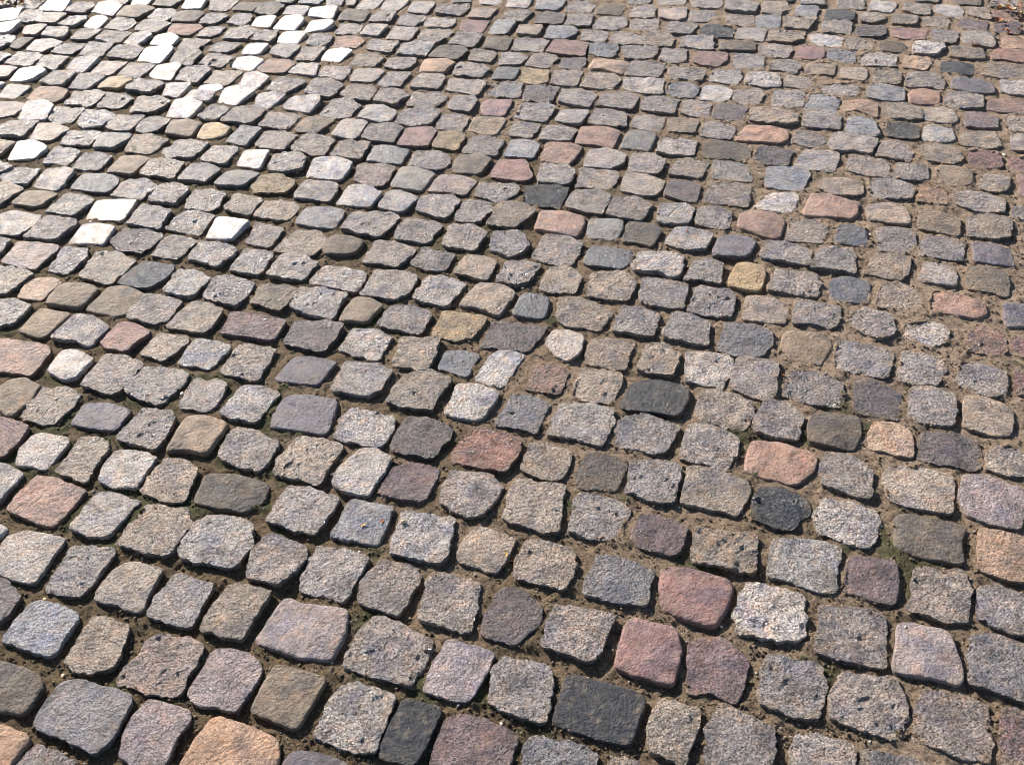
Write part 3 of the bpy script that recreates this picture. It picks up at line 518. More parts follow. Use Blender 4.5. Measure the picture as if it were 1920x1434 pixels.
lr 981,1802 1025,1796 1052,1778 1049,1755 1020,1714 990,1708 948,1747 954,1795|rough pale grey stone just left of the rough red-brown stone near the right edge
vs 1228,1862 1282,1845 1245,1761 1193,1770
cr 1113,1768 1144,1761 1174,1731 1157,1677 1123,1667 1071,1688|rough red-brown stone near the right edge
pr 1197,1734 1229,1722 1196,1648 1171,1671
qm -1805,3325 -1726,3316 -1676,3286 -1694,3203 -1736,3193 -1758,3195
lrx -1678,3302 -1619,3299 -1563,3245 -1567,3158 -1620,3160 -1671,3178
gr -1554,3240 -1449,3220 -1464,3131 -1494,3116 -1553,3149
lr -1444,3215 -1390,3213 -1325,3167 -1356,3089 -1409,3073 -1440,3106
lr -1330,3160 -1218,3143 -1247,3040 -1282,3044 -1336,3079
gr -1222,3132 -1167,3133 -1117,3097 -1149,3029 -1185,3012 -1219,3037
gr -1527,3364 -1450,3363 -1406,3333 -1426,3264 -1442,3246 -1535,3269
gr -1407,3337 -1357,3327 -1293,3287 -1327,3213 -1409,3230
gr -1275,3289 -1185,3274 -1152,3238 -1190,3158 -1277,3172
lr -1690,3150 -1586,3141 -1606,3039 -1684,3048 -1711,3094
tm -1581,3126 -1516,3119 -1456,3068 -1498,2998 -1570,3010
lr -1456,3057 -1339,3044 -1356,2948 -1457,2973
gs -1334,3025 -1229,3010 -1225,2981 -1268,2918 -1333,2925
tr -1217,3005 -1163,3002 -1091,2952 -1134,2869 -1222,2892|pinkish-tan stone above the flat olive-grey parallelogram at upper left
bs -1698,3028 -1613,2997 -1638,2919 -1656,2914
lsx -1606,2997 -1553,2991 -1486,2939 -1513,2878 -1604,2888
lr -1465,2946 -1373,2916 -1385,2825 -1477,2848
lr -1359,2901 -1312,2899 -1253,2863 -1276,2781 -1315,2785 -1365,2800
bs -1223,2859 -1168,2860 -1125,2832 -1156,2737 -1244,2759
tr -1120,2825 -1070,2819 -1009,2790 -1020,2698 -1130,2734|rough tan-grey stone third to the left of the ochre rounded stone at upper left
lr -1644,2879 -1565,2832 -1595,2797 -1612,2792
lr -1569,2832 -1472,2815 -1489,2711 -1552,2730 -1585,2771
lrx -1453,2794 -1389,2797 -1349,2770 -1372,2669 -1464,2702|rough pale grey stone just left of the dark slab with a shiny white patch
ns -1318,2761 -1216,2737 -1186,2697 -1210,2634 -1335,2671|dark slab with a shiny white patch
lr -1172,2702 -1095,2693 -1058,2659 -1091,2581 -1189,2614|rough pale grey stone just right of the dark slab with a shiny white patch
lr -1053,2665 -1013,2663 -953,2630 -980,2546 -1067,2567
tr -1589,2728 -1542,2720 -1481,2680 -1523,2597 -1540,2593
bs -1479,2674 -1418,2667 -1364,2644 -1395,2578 -1411,2571 -1491,2602
lr -1338,2630 -1295,2631 -1239,2596 -1270,2506 -1358,2529|rough pale grey stone just left of the largest blazing white slab at upper left
lrx -1089,3318 -1059,3314 -998,3279 -1013,3229 -1110,3265
lsx -970,3320 -935,3328 -857,3274 -911,3190 -981,3225
lrx -837,3259 -787,3257 -740,3227 -789,3152 -851,3171
lmx -721,3217 -621,3205 -616,3166 -643,3097 -748,3159
lmx -1135,3252 -1092,3251 -1025,3200 -1056,3112 -1145,3138
lr -996,3196 -927,3165 -929,3135 -959,3075 -1023,3101
gr -913,3163 -855,3171 -797,3134 -833,3035 -941,3069
gr -780,3117 -669,3081 -701,2988 -749,2997 -804,3024
bs -649,3064 -594,3062 -547,3034 -602,2945 -679,2974
bs -1115,3097 -1060,3098 -1004,3062 -1026,2972 -1114,3003
ys -994,3061 -957,3064 -897,3014 -910,2959 -967,2945 -1002,2970
jm -861,3024 -793,2998 -828,2888 -896,2916
gr -775,2971 -712,2975 -664,2938 -694,2846 -738,2858 -795,2884
gr -645,2942 -597,2937 -534,2895 -562,2792 -640,2827 -669,2850|rough grey stone second to the left of the slate-blue oblong near the top
lr -1058,2948 -1007,2942 -952,2916 -986,2826 -1077,2843 -1096,2885|whitish stone above right of the flat olive-grey parallelogram at upper left
lr -934,2893 -860,2885 -846,2857 -876,2776 -956,2807
lsx -822,2851 -738,2831 -757,2731 -834,2765
lr -715,2809 -639,2817 -615,2779 -623,2716 -680,2698 -730,2716
lmx -585,2769 -517,2758 -459,2720 -489,2635 -602,2671|broad white frosty stone right of the white stone with dark cracks
gm -975,2774 -924,2774 -879,2738 -912,2668 -1001,2689
gs -860,2720 -803,2724 -749,2705 -793,2628 -883,2647
yr -742,2692 -682,2692 -631,2638 -651,2575 -743,2585 -765,2622|ochre rounded stone at upper left
gm -597,2634 -503,2618 -494,2594 -510,2509 -625,2544|worn grey stone just right of the ochre rounded stone at upper left
lr -937,2623 -890,2618 -837,2583 -850,2505 -869,2496 -947,2526|rough pale grey stone above left of the blue-white gleaming stone at upper left
tr -805,2574 -755,2563 -715,2539 -746,2456 -822,2502
tr -711,2535 -615,2514 -600,2485 -621,2427 -659,2425 -729,2459|rough tan-grey stone below right of the ochre rounded stone at upper left
tr -511,3303 -445,3295 -415,3267 -442,3160 -514,3184 -545,3211
gr -406,3250 -334,3233 -304,3190 -349,3118 -425,3158
gr -284,3211 -199,3196 -170,3150 -200,3093 -245,3087 -308,3113
gr -149,3163 -79,3147 -69,3107 -90,3031 -169,3074
ps -42,3123 55,3111 47,3070 20,2985 -43,3007 -56,3068
gr -570,3183 -511,3184 -468,3125 -506,3047 -564,3054 -606,3089
lm -443,3118 -391,3116 -339,3057 -357,3001 -390,2994 -471,3043
lr -313,3072 -217,3072 -189,3039 -228,2957 -301,2966 -346,2985|long white-streaked stone above the dusty pink-brown stone at upper centre
gr -182,3031 -121,3027 -97,2992 -121,2903 -164,2915 -207,2941
bs -74,2993 20,2978 26,2956 -6,2866 -42,2873 -98,2907
lm -516,3016 -472,3014 -434,2996 -468,2888 -548,2924
gr -430,2984 -332,2973 -317,2940 -342,2853 -401,2867 -446,2899|rough grey stone above left of the slate-blue oblong near the top
pm -294,2944 -220,2939 -200,2912 -230,2814 -272,2819 -328,2838
yr -187,2900 -117,2882 -111,2847 -136,2777 -185,2796 -211,2812
gr -88,2865 -36,2866 15,2826 -13,2731 -70,2744 -117,2769|rough grey stone above left of the pale pink worn stone at upper centre
gr -514,2880 -481,2879 -417,2855 -441,2747 -490,2765 -537,2790
ns -399,2833 -353,2828 -284,2800 -309,2710 -418,2744|slate-blue oblong near the top
gr -262,2791 -207,2785 -149,2753 -164,2685 -195,2657 -283,2698|rough grey stone just left of the dark olive flat stone at upper centre
us -127,2747 -63,2740 -26,2707 -62,2625 -108,2636 -154,2653|dark olive flat stone at upper centre
qr -442,2722 -346,2708 -326,2678 -357,2579 -401,2589 -449,2624|rough pinkish-grey stone below left of the slate-blue oblong near the top
gs -307,2682 -261,2680 -200,2640 -237,2543 -271,2552 -333,2576|smooth grey stone below right of the slate-blue oblong near the top
qm -185,2626 -120,2616 -74,2584 -111,2507 -150,2522 -219,2538|worn pinkish-grey stone below left of the dark olive flat stone at upper centre
gr -62,2574 40,2546 53,2507 4,2450 -37,2471 -84,2498|rough grey stone just left of the jagged blue-black stone at upper centre
lmx -459,2590 -406,2578 -357,2533 -389,2468 -489,2501|worn pale grey stone second to the right of the ochre rounded stone at upper left
lm -338,2554 -301,2550 -248,2504 -289,2431 -313,2439 -368,2466|worn pale grey stone third to the right of the ochre rounded stone at upper left
gr -242,2512 -141,2504 -123,2469 -163,2386 -195,2400 -252,2438|rough grey stone two rows below the dark olive flat stone at upper centre
gr -111,2473 -37,2460 -29,2431 -68,2350 -97,2358 -137,2378|grey stone with a twisted face left of the cream rough one, upper centre
dr 110,3210 219,3196 204,3135 183,3077 88,3096
gr 230,3155 293,3159 348,3117 311,3024 282,3038 210,3073
gr 365,3115 462,3115 484,3078 448,2985 393,3003 335,3028|rough grey stone two rows above the red-brown oblong near the top centre
gr 501,3076 559,3076 615,3039 579,2941 529,2961 478,2982
gr 87,3073 169,3078 197,3037 154,2941 111,2950 59,2977|speckled grey stone right of the dusty-pink square near the top centre
gm 216,3020 306,3002 300,2974 270,2906 225,2919 190,2944
gr 329,2996 376,2994 431,2955 410,2866 363,2881 297,2910
gm 456,2941 513,2945 552,2915 518,2822 475,2841 430,2867
gr 58,2952 114,2946 139,2915 105,2829 31,2855
gr 158,2909 211,2906 254,2867 224,2789 171,2802 130,2813
cs 274,2881 355,2872 394,2837 357,2741 296,2768 243,2780|red-brown oblong near the top centre
gs 419,2834 461,2836 505,2804 468,2703 430,2720 382,2739
jm 43,2823 88,2818 131,2786 105,2706 14,2728
cm 154,2790 227,2779 263,2752 210,2650 174,2660 128,2684|red-brown split stone at upper centre
gm 287,2743 347,2736 395,2692 380,2644 339,2612 256,2639|worn grey stone just right of the red-brown split stone at upper centre
gr 410,2691 472,2687 509,2642 476,2567 426,2578 386,2594|rough grey stone second to the right of the red-brown split stone at upper centre
pm 1,2704 82,2692 98,2589 73,2566 31,2579 -32,2604|pale pink worn stone at upper centre
gr 127,2659 203,2645 227,2600 194,2526 153,2542 109,2553|rough grey stone just right of the pale pink worn stone at upper centre
tr 247,2616 354,2586 357,2562 318,2484 276,2506 223,2517|rough tan-grey stone second to the right of the pale pink worn stone at upper centre
tm 378,2577 434,2565 490,2518 468,2469 434,2444 350,2475|worn tan-grey stone third to the right of the pale pink worn stone at upper centre
kr 78,2542 164,2530 198,2503 164,2406 122,2421 58,2444|jagged blue-black stone at upper centre
gr 215,2490 297,2478 315,2451 284,2356 229,2378 182,2410|rough grey stone just right of the jagged blue-black stone at upper centre
gr 332,2446 392,2437 434,2400 387,2309 328,2336 293,2355|rough grey stone directly above the dark greenish broken stone
jr 602,3180 704,3144 670,3048 626,3053 582,3096
lm 722,3130 780,3122 807,3084 778,3012 740,3009 685,3038
gr 817,3087 898,3080 906,3041 864,2972 826,2984 791,3010
gm 950,3066 1036,3056 1038,3025 1004,2933 962,2938 912,2966
jm 1056,3027 1093,3015 1144,2982 1103,2886 1052,2913 1008,2911
gr 633,3033 715,2997 691,2906 647,2918 608,2944
dm 736,2987 783,2985 830,2954 791,2866 746,2871 702,2898
tr 843,2956 924,2946 980,2879 962,2832 928,2816 816,2863|rough tan-grey stone directly above the long salmon stone near the top right
gr 1009,2900 1073,2896 1111,2856 1080,2771 1029,2784 975,2810|large blue-grey stone under the pale blue one near the top right
bm 563,2914 604,2902 653,2882 626,2803 546,2826
gr 677,2869 725,2863 759,2822 731,2751 692,2759 640,2788
cs 799,2827 864,2816 919,2776 906,2725 875,2702 792,2725 746,2746|long salmon stone near the top right
gr 947,2776 995,2774 1027,2718 993,2663 951,2681 910,2718
lr 518,2789 575,2782 624,2757 594,2658 540,2670 488,2695|rough pale grey stone second to the right of the red-brown oblong near the top centre
um 659,2753 730,2732 782,2681 761,2627 733,2611 630,2647 629,2679|worn dark brown stone below left of the long salmon stone near the top right
dr 807,2691 855,2685 902,2648 860,2567 814,2578 775,2607|rough dark grey stone below right of the long salmon stone near the top right
gm 942,2660 1037,2633 1030,2597 992,2517 932,2541 888,2570|worn grey stone two rows above the large pink stone at upper right
tr 547,2650 589,2646 635,2610 595,2524 553,2541 507,2557|rough tan-grey stone third to the right of the red-brown split stone at upper centre
gs 658,2632 714,2619 748,2579 746,2491 682,2498 631,2526|smooth grey stone just above the stone two rows above the smooth lilac stone
jm 806,2567 921,2545 917,2507 868,2421 822,2437 775,2459|worn bluish-grey stone two rows above the rounded brown stone at upper right
dm 501,2517 551,2512 588,2485 560,2398 532,2401 474,2440|worn dark grey stone third to the left of the large pink stone at upper right
gr 623,2498 686,2486 730,2458 699,2356 661,2366 580,2396|rough grey stone above left of the rounded brown stone at upper right
lm 781,2425 854,2411 853,2384 817,2312 759,2329 716,2355|worn pale grey stone just left of the large pink stone at upper right
cs 896,2407 933,2392 1010,2340 990,2284 963,2261 891,2284 842,2299|large pink stone at upper right
gr 1117,3092 1216,3088 1233,3054 1211,3004 1151,3007 1089,3026
jm 1269,3061 1308,3076 1378,3029 1345,2943 1294,2949 1233,2986
cs 1409,3021 1451,3024 1480,2993 1449,2909 1394,2912 1362,2934 1378,2991
gr 1505,2979 1554,2984 1601,2934 1571,2858 1511,2872 1462,2900
cm 1617,2917 1699,2929 1730,2903 1689,2809 1624,2830 1580,2857
om 1153,2966 1213,2966 1252,2932 1224,2843 1180,2891 1129,2897
tr 1292,2942 1357,2920 1382,2895 1357,2807 1304,2820 1258,2839 1264,2916|tan rough stone right of the brown arch-fronted stone near the top right
tm 1395,2886 1453,2894 1478,2862 1462,2787 1434,2770 1399,2781 1359,2820
vm 1503,2834 1554,2832 1590,2786 1564,2722 1515,2734 1477,2752
tr 1620,2796 1687,2781 1651,2698 1599,2724
jm 1139,2853 1202,2825 1198,2731 1180,2716 1137,2738 1099,2762
km 1250,2812 1299,2807 1333,2775 1302,2686 1251,2702 1217,2722
lm 1355,2773 1393,2772 1430,2744 1408,2668 1371,2653 1317,2684
tr 1453,2721 1544,2704 1532,2615 1495,2607 1416,2641|dull purple-brown stone near the top of the right edge
gm 1590,2679 1640,2673 1596,2571 1554,2588
gm 1062,2753 1112,2741 1180,2694 1131,2610 1089,2634 1022,2647 1024,2698|worn grey stone second to the right of the long salmon stone near the top right
gr 1193,2686 1249,2686 1273,2619 1234,2562 1196,2572 1147,2602|rough grey stone third to the right of the long salmon stone near the top right
tr 1313,2646 1385,2632 1388,2551 1349,2519 1284,2557 1283,2631|grey stone under the small white square near the top right
pr 1429,2602 1511,2587 1487,2498 1454,2490 1397,2514
pr 1531,2547 1583,2542 1548,2462 1506,2467
gr 1070,2611 1120,2612 1171,2563 1152,2476 1096,2488 1033,2524|rough grey stone, broad, above the stone left of the orange-stained one
gr 1194,2548 1274,2528 1246,2449 1201,2448 1156,2470
bs 1300,2519 1344,2514 1390,2480 1362,2408 1319,2401 1286,2416 1277,2463|flat brown sloping stone above right of the orange-stained one
tr 1409,2460 1483,2446 1446,2366 1402,2365 1373,2384
pm 1516,2454 1541,2446 1492,2333 1473,2341
tr 951,2480 1005,2480 1057,2446 1039,2397 1010,2378 950,2390 923,2432|rough tan-grey stone directly above the large pink stone at upper right
gr 1080,2466 1146,2459 1194,2409 1163,2346 1112,2357 1057,2363|grey stone just left of the orange-stained stone at upper right
or 1217,2418 1271,2406 1270,2357 1253,2310 1214,2319 1173,2334
gr 1300,2376 1373,2362 1421,2319 1391,2254 1341,2254 1274,2313|rough grey stone two rows above the purple-brown oblong near the right edge
tm 1033,2333 1111,2335 1134,2296 1119,2225 1096,2222 1015,2256|worn tan-grey stone just right of the large pink stone at upper right
gr -2060,4337 -1944,4308 -1950,4210 -2041,4234
lsx -1920,4299 -1820,4290 -1810,4244 -1817,4158 -1941,4208
gr -1786,4274 -1712,4252 -1699,4206 -1723,4134 -1816,4169
lrx -1678,4236 -1626,4229 -1566,4176 -1588,4088 -1693,4156
bs -1556,4185 -1476,4179 -1416,4138 -1475,4046 -1565,4080
lsx -1541,4272 -1445,4258 -1466,4189 -1543,4216
gr -1672,4291 -1561,4269 -1563,4214 -1627,4234
bm -1419,4254 -1316,4228 -1357,4151 -1438,4179
lr -1405,4126 -1338,4122 -1314,4086 -1337,4006 -1427,4029
lsx -2130,4225 -2000,4211 -1999,4099 -2089,4112
lr -1981,4192 -1899,4181 -1900,4085 -1936,4070 -1995,4088
qm -1904,4160 -1792,4144 -1812,4037 -1902,4065
lr -1769,4109 -1692,4098 -1691,4066 -1724,3999 -1797,4030
lsx -1669,4089 -1620,4088 -1590,4036 -1614,3963 -1684,3998
gr -1559,4058 -1496,4049 -1463,3998 -1492,3927 -1580,3959
gm -1436,4020 -1370,4011 -1312,3967 -1354,3878 -1445,3910
lsx -2061,4066 -1952,4056 -1978,3969 -2041,3977
qm -1929,4038 -1844,4036 -1852,3927 -1914,3945
lr -1822,3992 -1731,3970 -1722,3929 -1731,3881 -1832,3914
lr -1677,3962 -1587,3940 -1619,3846 -1696,3866
lr -1576,3928 -1463,3903 -1480,3790 -1580,3832
lrx -1444,3876 -1380,3872 -1361,3840 -1406,3770 -1462,3797
lsx -1347,3848 -1285,3849 -1238,3795 -1264,3737 -1357,3778
lr -2031,3951 -1936,3919 -1926,3888 -1959,3816 -1983,3819
us -1912,3906 -1849,3892 -1879,3796 -1926,3821
gm -1835,3876 -1776,3872 -1716,3831 -1767,3749 -1840,3772
dr -1718,3812 -1683,3826 -1613,3798 -1642,3714 -1733,3740
lr -1603,3816 -1501,3783 -1517,3675 -1610,3696
gr -1479,3757 -1394,3755 -1363,3723 -1385,3631 -1491,3662
lsx -1356,3726 -1247,3712 -1240,3684 -1270,3585 -1367,3620
lr -1973,3790 -1891,3733 -1911,3682 -1928,3666
lr -1863,3739 -1806,3740 -1751,3701 -1774,3611 -1881,3651
lr -1749,3705 -1649,3688 -1665,3571 -1743,3607
lrx -1614,3661 -1538,3669 -1518,3639 -1546,3530 -1629,3575
qm -1500,3628 -1395,3597 -1433,3490 -1518,3522
gr -1382,3591 -1280,3564 -1319,3455 -1405,3495
lmx -1270,3555 -1194,3558 -1176,3542 -1194,3427 -1236,3441 -1287,3472
qm -1918,3638 -1818,3608 -1836,3533 -1879,3530
lsx -1804,3589 -1720,3582 -1687,3548 -1720,3493 -1760,3482 -1814,3501
lr -1659,3553 -1573,3533 -1591,3428 -1628,3433 -1685,3464
lrx -1556,3514 -1483,3501 -1444,3467 -1492,3383 -1565,3413
ys -1432,3474 -1350,3463 -1333,3428 -1368,3368 -1450,3386
lr -1328,3436 -1247,3426 -1206,3388 -1244,3325 -1340,3357
ls -1863,3486 -1818,3473 -1825,3441 -1847,3444
gs -1800,3462 -1706,3430 -1737,3342 -1802,3358
ts -1684,3427 -1616,3415 -1556,3383 -1555,3313 -1576,3288 -1690,3329
lsx -1302,4226 -1209,4217 -1219,4104 -1307,4133
gr -1195,4210 -1084,4194 -1073,4159 -1108,4078 -1180,4094
us -1065,4158 -972,4144 -994,4051 -1084,4080
ur -961,4126 -895,4122 -865,4086 -897,3995 -978,4028
gr -909,4190 -820,4177 -836,4114 -909,4135
lm -795,4173 -702,4160 -719,4086 -807,4109
lm -685,4157 -610,4146 -627,4062 -685,4075
lm -845,4088 -757,4070 -770,3972 -857,4000
lsx -750,4042 -631,4025 -649,3919 -750,3974
us -1311,4096 -1219,4083 -1194,4058 -1216,3969 -1321,3993
lr -1181,4057 -1100,4035 -1084,4012 -1131,3941 -1193,3955
lr -1059,4029 -1007,4032 -981,3997 -1008,3899 -1080,3944
lsx -959,3983 -877,3967 -898,3874 -975,3910
lsx -844,3962 -779,3948 -759,3915 -786,3824 -881,3862
lsx -729,3900 -642,3888 -631,3862 -665,3812 -750,3810
cs -1310,3961 -1186,3939 -1171,3907 -1214,3830 -1303,3861
lr -1157,3915 -1079,3899 -1094,3833 -1119,3802 -1178,3825
gr -1055,3876 -975,3885 -942,3851 -969,3758 -1065,3781
gr -940,3841 -852,3824 -867,3716 -948,3746
lsx -834,3807 -744,3794 -734,3774 -758,3692 -845,3723
gr -710,3771 -631,3750 -628,3722 -646,3641 -721,3669
gr -1222,3797 -1110,3773 -1150,3690 -1232,3719
lr -1078,3750 -991,3733 -985,3695 -1026,3633 -1102,3674
lsx -953,3709 -867,3689 -899,3607 -970,3630
lm -843,3681 -751,3669 -744,3645 -778,3560 -854,3605
gr -729,3643 -645,3632 -677,3521 -742,3538
lmx -635,3603 -576,3609 -536,3577 -580,3500 -653,3535
gr -1214,3689 -1140,3679 -1125,3641 -1145,3538 -1230,3575
gr -1095,3642 -988,3605 -985,3587 -1025,3506 -1111,3551
lsx -979,3595 -922,3588 -863,3541 -905,3461 -993,3510
cm -850,3552 -771,3542 -744,3504 -774,3432 -848,3441 -882,3479
lm -735,3511 -657,3501 -659,3392 -760,3434
lr -628,3472 -533,3451 -532,3401 -554,3338 -641,3390
gr -1160,3523 -1078,3517 -1053,3484 -1088,3389 -1172,3416
tr -1034,3477 -929,3456 -973,3343 -1059,3386
lmx -923,3442 -877,3445 -825,3385 -862,3305 -936,3330
gr -790,3388 -713,3375 -683,3331 -743,3252 -820,3284
gr -659,3360 -594,3352 -543,3289 -582,3202 -637,3231 -676,3244
lrx -1194,3386 -1104,3363 -1135,3281 -1193,3307
lsx -1072,3363 -993,3353 -979,3320 -1001,3307 -1068,3323
lm -617,4147 -563,4139 -576,4054 -597,4063
lm -536,4113 -442,4105 -483,3999 -557,4015
lm -437,4099 -339,4084 -364,4013 -394,3970 -459,3990
lm -321,4060 -228,4041 -265,3921 -341,3952
gr -219,4003 -91,3995 -91,3953 -126,3871 -229,3921
qm -67,3949 24,3931 -14,3830 -95,3851
lm -46,4068 51,4054 33,3966 -43,3988
gr -151,4089 -78,4079 -87,4015 -159,4015
us -601,4010 -494,3979 -518,3871 -623,3905
gr -469,3965 -389,3954 -410,3846 -498,3873
gr -360,3929 -272,3896 -267,3865 -308,3802 -378,3821
lr -256,3874 -146,3863 -149,3799 -180,3760 -272,3787
pm -115,3834 -10,3809 -39,3702 -126,3728
nsx 21,3805 86,3791 96,3765 55,3675 -20,3695
lr -607,3868 -512,3845 -535,3746 -621,3768
lm -488,3837 -412,3812 -449,3716 -520,3749
gm -385,3808 -299,3781 -294,3752 -325,3662 -413,3692
tr -271,3758 -168,3744 -152,3713 -215,3624 -291,3657
gr -133,3710 -35,3678 -78,3565 -167,3613
us -21,3658 76,3635 46,3522 -37,3559
cm -606,3737 -533,3732 -495,3675 -524,3615 -615,3637
lr -469,3681 -365,3649 -394,3562 -482,3601
lr -346,3637 -287,3647 -222,3611 -256,3509 -364,3545
um -203,3591 -122,3575 -96,3536 -136,3459 -242,3499
tr -78,3538 2,3510 9,3474 -18,3426 -96,3454
tr -512,3560 -433,3541 -413,3504 -444,3435 -533,3468
gr -391,3501 -292,3497 -294,3445 -327,3391 -408,3435
os -256,3483 -179,3469 -143,3434 -188,3353 -274,3376
gr -129,3432 -40,3404 -19,3360 -52,3299 -153,3336
ns 13,3381 94,3358 66,3264 -13,3286
gm -508,3423 -421,3416 -402,3388 -438,3300 -524,3327
gr -377,3393 -305,3368 -343,3272 -391,3274 -435,3299
gr -266,3350 -188,3341 -184,3316 -203,3216 -304,3244
gr -156,3308 -31,3257 -63,3161 -176,3213
jr -4,3253 96,3241 77,3121 33,3126 -36,3165
lm 76,4029 172,4015 143,3919 61,3946
jm 196,4011 306,3990 289,3919 262,3876 177,3899
gr 328,3960 399,3955 426,3909 387,3833 296,3861
us 446,3911 543,3897 510,3790 416,3814
gr 558,3985 660,3970 632,3890 560,3910
gm 685,3955 794,3939 772,3859 668,3869
gr 569,3883 660,3865 634,3743 539,3771
qm 676,3842 778,3822 753,3722 720,3707 658,3745
gr 64,3905 161,3886 164,3865 117,3772 42,3827
dr 199,3870 291,3842 267,3727 166,3760
gr 317,3833 401,3811 379,3706 282,3729
lr 425,3788 534,3762 517,3687 479,3654 388,3686
gr 555,3749 655,3730 628,3624 527,3648
tm 108,3749 192,3742 193,3703 167,3641 90,3670
jr 228,3718 318,3705 325,3657 275,3590 195,3610
gr 349,3672 447,3640 418,3543 334,3582
gr 466,3638 582,3585 551,3498 441,3522
tr 587,3598 663,3587 681,3535 652,3467 559,3498
gr 88,3633 216,3598 177,3491 69,3519
pm 234,3586 359,3542 327,3428 243,3452 198,3484
jr 366,3532 458,3511 460,3467 431,3402 350,3447
gr 481,3490 606,3474 602,3422 573,3375 476,3387
gr 623,3445 711,3433 688,3343 657,3322 600,3363
gr 32,3497 97,3489 124,3451 85,3384 15,3401
gr 151,3482 236,3462 230,3428 193,3349 113,3376
dm 252,3425 336,3414 332,3373 302,3311 232,3352
ts 366,3393 479,3354 483,3328 453,3259 375,3309 335,3323
gr 497,3360 618,3319 570,3213 459,3250
yr 109,3356 195,3324 182,3230 137,3220 87,3254
gr 216,3322 312,3301 281,3187 192,3221
tr 334,3274 422,3255 440,3206 402,3149 359,3154 294,3185
lr 456,3227 588,3195 566,3091 488,3108 440,3152
gr 814,3915 939,3907 908,3809 804,3834
gr 948,3875 1014,3870 1065,3837 1032,3741 919,3787
tr 1085,3839 1172,3832 1176,3770 1119,3709 1054,3738
us 1100,3905 1225,3886 1209,3837 1085,3855
jm 1211,3785 1286,3764 1247,3662 1171,3687
lr 1247,3878 1337,3865 1314,3781 1227,3803
ks 1312,3735 1413,3701 1375,3615 1274,3638
gr 790,3796 876,3783 876,3724 830,3682 760,3692
gr 911,3748 1020,3723 996,3616 960,3621 912,3661
jm 1034,3716 1121,3699 1092,3598 1049,3585 1008,3619
tr 1132,3683 1244,3652 1183,3548 1108,3586
gr 1262,3621 1362,3607 1358,3570 1328,3492 1235,3523
gr 688,3692 787,3673 788,3640 743,3572 650,3594
kr 826,3658 927,3621 895,3524 797,3546 784,3594
gm 938,3605 1036,3578 1001,3473 910,3522
tr 1054,3575 1174,3540 1148,3471 1098,3443 1015,3472
lm 1190,3520 1302,3477 1264,3386 1198,3403 1169,3468
lr 714,3553 826,3542 803,3421 764,3426 692,3462
us 851,3485 969,3460 954,3393 924,3388 824,3418
gr 982,3441 1090,3426 1081,3376 1046,3321 960,3358
ps 1116,3414 1190,3400 1198,3352 1176,3296 1145,3288 1080,3317
jr 1219,3375 1306,3346 1271,3243 1233,3256 1189,3294
pm 746,3403 852,3385 837,3324 796,3280 749,3302 713,3340
gr 874,3369 971,3331 946,3236 842,3266
gr 998,3311 1077,3292 1082,3243 1046,3184 1006,3213 966,3234
bs 1117,3271 1205,3251 1175,3160 1081,3187
gr 626,3301 748,3262 719,3178 612,3207 612,3255
lr 775,3258 864,3239 856,3184 827,3126 790,3146 745,3175
lr 894,3219 995,3198 970,3093 911,3101 859,3137
tr 1016,3172 1094,3146 1087,3109 1048,3061 988,3099
gr 1382,3842 1486,3827 1450,3721 1354,3744
lm 1502,3789 1588,3771 1583,3731 1544,3673 1467,3703
tr 1625,3756 1713,3733 1676,3630 1637,3635 1588,3681
lm 1736,3724 1814,3698 1810,3640 1782,3586 1736,3612 1703,3655
bm 1814,3800 1930,3782 1892,3687 1797,3725
tr 1835,3675 1906,3655 1883,3553 1855,3566 1814,3620
gr 1955,3758 2063,3742 2031,3667 1995,3652 1921,3683
cm 1922,3638 2008,3621 1975,3526 1942,3526 1897,3570
gr 1674,3831 1777,3815 1748,3748 1668,3770
tr 1435,3683 1504,3664 1500,3616 1456,3585 1401,3611
tr 1544,3648 1630,3627 1588,3538 1510,3568
tr 1651,3614 1733,3593 1730,3556 1688,3501 1619,3543
vm 1772,3568 1859,3537 1820,3451 1734,3490
vr 1883,3525 1969,3504 1925,3410 1851,3438
dr 1390,3575 1476,3544 1460,3483 1428,3451 1340,3481
pm 1501,3532 1624,3505 1580,3413 1512,3422 1472,3454
gr 1635,3486 1718,3465 1702,3414 1666,3366 1598,3384
lr 1735,3454 1822,3429 1813,3355 1793,3306 1710,3352 1706,3396
om 1857,3393 1944,3381 1899,3276 1820,3311
tr 1311,3467 1372,3454 1388,3404 1366,3355 1291,3365 1284,3400
us 1419,3421 1500,3397 1476,3306 1439,3311 1385,3340
lr 1540,3401 1632,3380 1624,3329 1557,3271 1497,3295
tr 1650,3334 1747,3296 1722,3216 1670,3231 1614,3255
rm 1790,3298 1895,3268 1852,3167 1807,3189 1748,3221
lr 1328,3326 1435,3287 1403,3201 1363,3215 1276,3234
ym 1456,3268 1537,3253 1532,3209 1492,3166 1426,3190
ks 1573,3228 1671,3191 1660,3137 1636,3101 1536,3137
tr 1713,3185 1845,3152 1801,3050 1722,3067 1667,3112
tm 1220,3217 1297,3203 1284,3138 1262,3110 1191,3142
tr 1335,3202 1412,3168 1371,3066 1290,3091
gr 1430,3151 1527,3123 1522,3055 1500,3013 1385,3049
vs 1564,3095 1638,3063 1670,3021 1651,2958 1586,2973 1531,3016
lr 1710,3046 1794,3035 1746,2924 1713,2936 1678,2969
'''
def view_px(x, y):                                     # is this spot of the paving already laid out stone by stone?
    d = Vector((x, y, -CAMH)); z = -d.dot(Z)
    if z <= 0: return False
    u = d.dot(X)/z*1810+960; v = 717-d.dot(Y)/z*1810
    return 12 < u < 1908 and 12 < v < 1422
rows = [r.split('|') for r in DATA.strip().split('\n')]
stones = []
